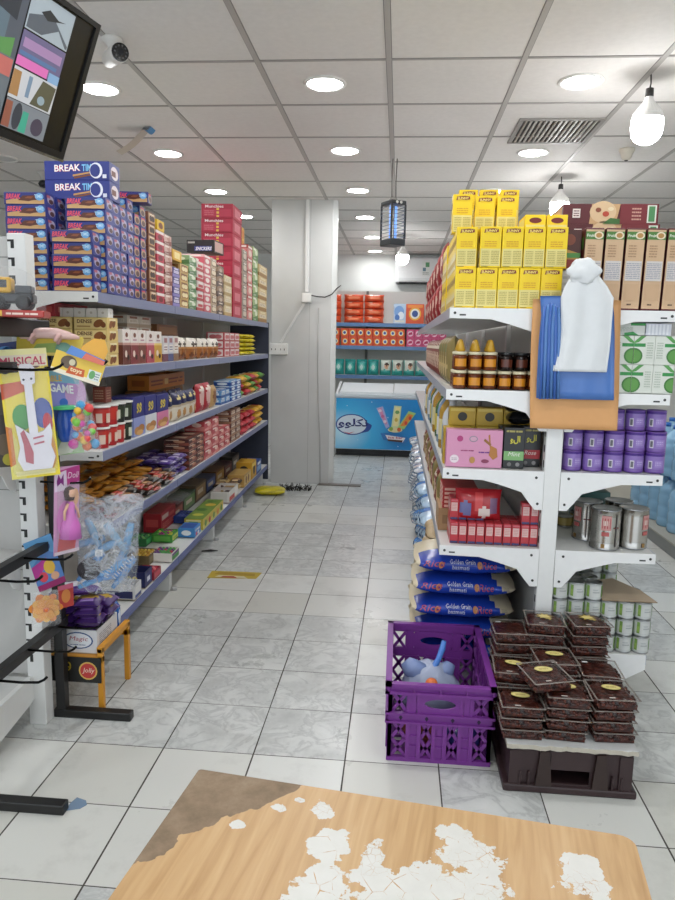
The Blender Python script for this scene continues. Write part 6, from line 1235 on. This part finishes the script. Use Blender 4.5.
# orange flower in clear bag
t = frame_at('orange_flower_bag', 46, 608, 2.36, .5); tag(t, 'orange yellow flower toy in a clear bag on the lower hook', 'toy')
m = MB()
for k in range(3):
    for q in range(6):
        a = q*PI/3+k*.5; R0 = .028+.010*k; zz = -.004*k; c_ = Vector((R0*math.cos(a), -.012+.008*k, R0*math.sin(a)))
        u_ = Vector((math.cos(a), 0, math.sin(a))); v_ = Vector((-math.sin(a), -.35, math.cos(a))); pts = [c_+u_*(.026*math.cos(b))+v_*(.02*math.sin(b))+Vector((0, -.008*math.cos(b), 0)) for b in [i*PI/5 for i in range(10)]]
        m.add(pts+[p+Vector((0, .004, 0)) for p in pts], [tuple(range(10)), tuple(reversed(range(10, 20)))]+[(i, (i+1) % 10, 10+(i+1) % 10, 10+i) for i in range(10)], ('e8a02e', 'efb84a', 'e8903a')[k]+':.4')
m.build('petals', t); MB().lathe([(.0008, -.012), (.012, -.006), (.012, .006), (.0008, .012)], 'e0702a:.4', 10, (0, -.026, 0), caps=False).build('flower_centre', t)
fb = MB(); t.scale = (.8, .8, .8); fb.grid(lambda u, v: (.064*math.cos(2*PI*u)*(1-.15*v), .034*math.sin(2*PI*u)*(1-.7*v*v)-.008, -.075+.16*v), 20, 8, 'FILM'); fb.build('clear_bag', t)
t = frame_at('red_toy_pack', 66, 596, 2.49, .9); tag(t, 'small red and orange toy pack behind the flower bag', 'toy')
card(t, .06, .09, 'c2403a:.35', [('e', .5, .5, .3, .3, 'e2904a'), ('r', 0, .8, 1, 1, 'd86a8a')])
# large clear bag of blue brushes
t = frame_at('brush_bag', 108, 548, 2.52, .35, .06); tag(t, 'large clear bag of blue brushes and combs hanging over the cake packs', 'bag')
m = MB()
for k, (x, z, a, key) in enumerate(((-.06, -.07, .9, '4a86c4'), (.02, -.085, .7, '3f9ad8'), (.05, -.04, 1.2, '5a94c8'), (-.02, .0, .5, '6a9cc8'), (.07, .03, 1.4, '6aa0cc'), (-.08, .02, .3, '5a8ab8'), (.0, -.11, .2, '3f86cc'), (-.04, -.12, .5, '5aa2dc'), (.06, -.10, 1.0, '4a90d0'), (.03, .04, 2.2, '86aac6'), (-.05, .05, 2.0, '7aa0c0'))):
    d_ = Vector((math.cos(a), 0, math.sin(a))); c_ = Vector((x, -.01+.006*(k % 3), z)); m.tube([c_-d_*.07, c_-d_*.03, c_+d_*.03, c_+d_*.07], [.008, .013, .016, .012], key+':.3', 10)
m.build('brush_handles', t)
m = MB(); m.lathe([(.0008, -.02), (.036, -.014), (.042, 0), (.036, .014), (.0008, .02)], '2e2a2e:.6', 18, (-.065, -.03, -.075), caps=False, axis='y')
r6 = random.Random(4)
for q in range(40):
    a, rr = r6.uniform(0, 2*PI), .038*math.sqrt(r6.random()); p0 = Vector((-.065+rr*math.cos(a), -.042, -.075+rr*math.sin(a))); m.tube([p0, p0+Vector((0, -.012, 0))], .0014, '4a464c:.5', 5)
for a0 in (.9, 1.2):
    for q in range(10):
        p0 = Vector((.02+.012*q*math.cos(a0)-.03*(a0 > 1), -.03, -.10+.012*q*math.sin(a0))); m.tube([p0, p0+Vector((.016*math.sin(a0), -.006, -.016*math.cos(a0)))], .002, 'dfe4ea:.4', 5)
m.build('bristles', t)
o = card(t, .028, .026, 'e6e8ea:.4', [('r', .2, .2, .8, .5, '9aa0a8')], .002, 'price_tag'); o.location = (-.03, -.05, -.005)
fb = MB(); fb.grid(lambda u, v: ((.105+.015*v)*math.cos(2*PI*u)*(1+.04*math.sin(9*v+5*u)), (.055*(1-.85*v*v)+.004)*math.sin(2*PI*u)-.01, -.155+.36*v+.012*math.sin(u*17)*v), 36, 18, 'POLY'); fb.build('clear_bag', t)
t = frame_at('dark_toy_pack', 1, 430, 2.30, .6); tag(t, 'dark toy pack partly cut off behind the guitar pack at left', 'toy')
card(t, .10, .26, '3a3430:.35', [('e', .6, .3, .3, .15, '6a5a48'), ('r', .1, .7, .9, .9, '55504a'), ('e', .7, .1, .2, .08, 'b0a83a')])

# ------------------------------------------------------------------ floor bits
ys = sack('yellow_bag', .3, .22, .075, lambda a, b: 'd3c51c:.3' if math.sin(a*25+b*9) > -.5 else 'b8aa18:.3', 12); q = atz(272, 494, 0)
put(ys, (q.x-.02, q.y, .001), .15, 'bright yellow bag lying on the floor by the column foot', 'bag')
q = atz(296, 489, 0); r7 = random.Random(8); m = MB()
for k in range(90):
    a, rr = r7.uniform(0, 2*PI), .12*math.sqrt(r7.random()); p0 = Vector((rr*1.5*math.cos(a), rr*.7*math.sin(a)-.03, .004)); d_ = Vector((r7.uniform(-1, 1), r7.uniform(-1, 1), r7.uniform(.2, 1.2))).normalized()
    m.tube([p0, p0+d_*r7.uniform(.03, .07)+Vector((0, 0, .004))], .0035, r7.choice(('24201c', '35302a', '1c1a18'))+':.8', 5)
o = m.build('dark_bristles'); o.location = (q.x, q.y-.02, 0); tag(o, 'dark bristly broom head debris at the foot of the column', 'debris', kind='stuff')
q = [atz(207, 578, 0), atz(256, 579, 0), atz(262, 573, 0), atz(212, 571, 0)]; c_ = sum(q, Vector())/4
def flat(name, pts, c_, z, key, items, lab, cat, hump=.0):
    m = MB().prism([(p.x-c_.x, p.y-c_.y) for p in pts], lambda u, v, w_: (u, v, w_), .002, key); x0, x1 = min(p.x for p in pts), max(p.x for p in pts); y0, y1 = min(p.y for p in pts), max(p.y for p in pts)
    m.art(lambda u, v, e: (x0+(x1-x0)*u-c_.x, y0+(y1-y0)*v-c_.y, .002+e), items, 1, 1); o = m.build(name); o.location = (c_.x, c_.y, z); return tag(o, lab, cat)
flat('yellow_wrapper', q, c_, .0006, 'c0a62c:.4', [('p', [(.1, .5), (.9, .45), (.88, .8), (.15, .85)], 'a88a22'), ('p', [(.15, .15), (.8, .1), (.7, .4), (.2, .4)], 'd8cfae'), ('p', [(.25, .12), (.6, .1), (.5, .35), (.3, .3)], 'b0483a')], 'flattened yellow wrapper lying on the floor tiles', 'wrapper')
q = [atz(66, 811, 0), atz(70, 804, 0), atz(77, 798, 0), atz(86, 801, 0), atz(87, 805, 0), atz(80, 809, 0)]; c_ = sum(q, Vector())/6
flat('blue_plastic_scrap', q, c_, .0006, '8aa6c4:.3:h', [], 'small pale blue plastic scrap on the floor near the stand foot', 'scrap')
q = atz(211, 552, 0); o = MB().prism([(-.07, 0), (-.01, .02), (.05, .0), (-.01, -.018)], lambda u, v, w_: (u, v, w_+.008*(u > -.05)), .006, '2a2624:.6').build('dark_leaf_scrap'); o.location = (q.x, q.y, .0006); tag(o, 'dark pointed scrap on the floor under the left rack edge', 'scrap')

# ------------------------------------------------------------------ far end: freezer, shelves, air conditioner
fz = tag(empty('chest_freezer', (-.83, 9.4, 0)), 'chest freezer with blue ice cream print at the end of the aisle', 'freezer')
FW, FD = 1.55, .78
m = MB().box(0, FW, 0.02, FD, .09, .80, 'd8dde2:.3', .01); m.box(.02, FW-.02, .04, FD-.02, 0.01, .09, '1d1f22:.5'); m.build('cabinet', fz)
fp = MB().box(.012, FW-.012, .012, .02, .10, .78, 'ICEPRINT'); W_, H_ = FW-.024, .68
T = lambda u, v, e: (.012+u*W_, .012-e, .10+v*H_)
S = 1.08/W_     # the photographed part of the front
def U(u): return u*S
bub = [(U(.20+.20*math.cos(q*PI/14)+(.05 if -.7 < math.sin(q*PI/14) < .2 and math.cos(q*PI/14) > 0 else 0)), .48+.21*math.sin(q*PI/14)) for q in range(28)]
sw = [(U(.20+.185*math.cos(q*PI/14)), .48+.19*math.sin(q*PI/14)) for q in range(28)]
fp.art(T, [('p', bub, '2a4a9a:.3'), ('p', sw, 'dbe8f4:.3'), ('t', '\u0648\uFEEE\uFEE0\uFEDC\uFEE7', U(.03), .40, U(.40), .60, '1f2a72:.3', {'b': .03}), ('p', [(U(.08), .34), (U(.17), .31), (U(.24), .345), (U(.17), .29)], 'c85a6a:.3'),
  ('p', [(U(.50), .82), (U(.58), .86), (U(.67), .46), (U(.63), .42)], 'a8aedd:.3'), ('p', [(U(.52), .80), (U(.56), .83), (U(.64), .52), (U(.62), .50)], 'd58ab4:.3'), ('e', U(.545), .77, U(.022), .03, 'e6d0e0:.3'), ('e', U(.58), .66, U(.02), .03, 'c86a9a:.3'), ('e', U(.61), .56, U(.02), .03, 'e6d0e0:.3'),
  ('p', [(U(.72), .88), (U(.81), .87), (U(.79), .44), (U(.69), .44)], 'c9dcae:.3'), ('p', [(U(.735), .85), (U(.795), .84), (U(.775), .47), (U(.71), .47)], 'e9dfa0:.3'), ('e', U(.76), .75, U(.026), .035, '6a9a5a:.3'), ('e', U(.75), .60, U(.02), .04, 'c9b04a:.3'),
  ('p', [(U(.90), .78), (U(.99), .74), (U(.85), .42), (U(.76), .42)], 'a3cf7a:.3'), ('p', [(U(.90), .73), (U(.96), .70), (U(.86), .48), (U(.80), .48)], 'e08a3a:.3'), ('e', U(.92), .64, U(.018), .04, 'd0403a:.3'), ('e', U(.87), .54, U(.018), .04, 'd0403a:.3'),
  ('e', U(.74), .40, U(.09), .05, 'e2d9a8:.3'), ('e', U(.69), .42, U(.025), .04, '8ab04a:.3'), ('e', U(.79), .41, U(.025), .04, 'd86a3a:.3'),
  ('p', [(U(.56), .33), (U(.60), .20), (U(.86), .14), (U(.92), .20), (U(.90), .27), (U(.64), .34)], '2f78bf:.3'), ('p', [(U(.62), .30), (U(.66), .19), (U(.84), .16), (U(.87), .25)], 'e6e0e2:.3'), ('p', [(U(.645), .215), (U(.66), .18), (U(.83), .16), (U(.84), .2)], '4a2620:.3'), ('t', 'Ice bar', U(.66), .23, U(.84), .27, 'b04a6a:.3', {'b': .03})], W_, H_, .0012)
fp.build('printed_front', fz)
MB().box(-.005, FW+.005, .005, FD, .79, .835, 'c9d3da:.3', .008).build('rim', fz)
for k in range(2): 
    m = MB(); x0 = .05+k*.73; m.prism([(0, 0), (FD-.10, .10), (FD-.10, .114), (0, .014)], lambda u, v, w_: (x0+w_, .05+u, .836+v+.004*k), .72, 'dce8ee:.08:h', 'e6ecf0:.3'); m.box(x0, x0+.72, .045, .075, .838, .868, 'e8edf0:.3', .004); m.build('glass_lid', fz)
MB().prism([(.05, 0), (FD, 0), (FD, .13), (FD-.06, .13), (.05, .0)], lambda u, v, w_: (w_, u, .834+v), .03, 'dfe3e6:.3').build('end_cheek', fz)
# back wall shelving
bs = tag(empty('wall_shelving', (-.96, 10.86, 0)), 'blue edged shelving on the far wall behind the freezer', 'shelving rack')
MB().box(-.2, 2.6, .44, .47, 0, 2.32, 'd9dad6:.5').build('back_panel', bs)
for x in (-.15, .44, 1.66): MB().box(x-.02, x+.02, .42, .44, 0, 2.32, '6f6f6c:.5').build('upright', bs)
BZ = [1.03, 1.475, 1.82]
for z in BZ:
    s_ = MB().box(-.2, 2.6, 0.004, .44, z-.03, z, 'd9dcdc:.4').build('shelf', bs); MB().box(-.2, 2.6, 0, .004, z-.055, z-.001, '5d82b0:.35').build('price_rail', bs)
Y9 = 10.875
def rowX(x0, x1, n): return [(x0+(x1-x0)*k/n, (x1-x0)/n) for k in range(n)]
xs = lambda px: at(px, 340, Y9).x
od = pouch('orange_detergent_bag', .30, .105, .20, spotted('de5a34:.3', [(.5, .5, .35, .2, 'ec8058:.3'), (.3, .85, .1, .1, 'efc8b0:.3')]), face='y', seed=101)
for c, px in enumerate((343, 362.5, 383)):
    for k in range(4): put(od, (xs(px)-.0+(.0 if c else -.04), Y9, BZ[2]+.0015+k*.106), rnd.uniform(-.03, .03), 'orange detergent bag, %s, %s pile on the far top shelf' % (lvl(k, 4), NTH[c]), 'bag', 'orange detergent bags')
ring = [('e', .5, .5, .34, .34, 'e8b23a'), ('e', .5, .5, .26, .26, 'e8e6e0'), ('e', .5, .5, .17, .17, '34508f')]
put(pbox('blue_detergent_box', .185, .2, .29, 'b9cfe6', {'-y': [('e', .45, .6, .4, .3, '7aa2d8'), ('e', .6, .4, .25, .2, 'e6eef6'), ('e', .3, .3, .2, .15, '4a78c0'), ('r', .1, .05, .9, .16, 'e2ded4')]}), (xs(405), Y9, BZ[2]+.0015), 0, 'blue and white detergent box on the far top shelf', 'box')
for c in range(2): put(pbox('orange_detergent_box', .27, .2, .29, 'd8552f', {'-y': ring+[('r', .08, .8, .92, .95, 'e88a3a')]}) if c == 0 else PROTOS[-1], (xs(423)+c*.30, Y9, BZ[2]+.0015), 0, 'large orange detergent box, %s of two on the far top shelf' % ('left', 'right')[c], 'box', 'large orange detergent boxes')
so = pbox('orange_powder_box', .118, .12, .128, 'd4502e', {'-y': ring}); pkx = pbox('pink_powder_box', .115, .12, .128, 'c84a78', {'-y': [('e', .5, .5, .36, .34, 'e9c0d0'), ('p', [(.2, .3), (.8, .4), (.7, .7), (.3, .6)], 'b02a5a')]})
for k in range(2):
    for c in range(8): put(so, (-.90+.12+c*.1225+(.01 if k == 0 else 0), Y9, BZ[1]+.0015+k*.1295), 0, 'orange powder box, %s tier, %s from the column on the far shelf' % (('lower', 'upper')[k], NTH[c]), 'box', 'orange powder boxes')
    for c in range(5): put(pkx, (-.90+.12+8*.1225+.02+c*.12, Y9, BZ[1]+.0015+k*.1295), 0, 'pink powder box, %s tier, %s right of the orange ones' % (('lower', 'upper')[k], NTH[c]), 'box', 'pink powder boxes')
for k in range(2): put(so, (-.915, Y9, BZ[1]+.0015+k*.1295), .02, 'orange powder box half hidden at the column, %s tier' % ('lower', 'upper')[k], 'box', 'orange powder boxes')
dt = pouch('teal_diaper_pack', .165, .235, .12, spotted('2a9a94:.3', [(.5, .5, .32, .26, '63c0b4:.3'), (.5, .5, .16, .14, 'c9e6e0:.3'), (.5, .9, .5, .06, '1f827e:.3')]), face='y', seed=111)
db = pouch('baby_diaper_pack', .168, .235, .12, spotted(lambda u, v: '2f9c94:.3' if v < .3 or u < .12 else 'd6ddd2:.3', [(.6, .62, .2, .2, 'd9aa8a:.3'), (.62, .72, .2, .1, '4a3a30:.3'), (.4, .3, .3, .08, '58b8ae:.3')]), face='y', seed=112)
for c in range(4): put(dt, (-.84+c*.178, Y9, BZ[0]+.0015), 0, 'teal diaper pack, %s from the column on the far lower shelf' % NTH[c], 'pack', 'teal diaper packs')
for c in range(5): put(db, (-.84+4*.178+.01+c*.18, Y9, BZ[0]+.0015), 0, 'white and teal diaper pack with baby picture, %s from the left' % NTH[c], 'pack', 'diaper packs with baby picture')
ac = tag(empty('air_conditioner', (-.10, 11.79, 2.475)), 'white wall air conditioner high on the far wall', 'air conditioner')
m = MB().box(0, 1.15, -.25, 0, .0, .40, 'e6e9ea:.3', .03); m.build('body', ac)
MB().box(.06, 1.09, -.245, -.05, .0, .03, '3a3d40:.5').build('air_outlet', ac); MB().bar((.06, -.255, .055), (1.09, -.255, .055), .02, .05, 'd6dadb:.3').build('louvre', ac)
sk = MB().box(.42, .54, -.252, -.2505, .12, .34, 'e2e8e4'); sk.art(lambda u, v, e: (.42+u*.12, -.252-e, .12+v*.22), [('r', .45, .6, .95, .92, '5a9a6a'), ('r', .1, .3, .5, .55, '6a8a9a'), ('n', .1, .05, .9, .25, 2, '9aa2a0')], .12, .22); sk.build('energy_sticker', ac)
for p_ in PROTOS:
    for ch in list(p_.children):
        for g_ in list(ch.children): bpy.data.objects.remove(g_)
        bpy.data.objects.remove(ch)
    bpy.data.objects.remove(p_)
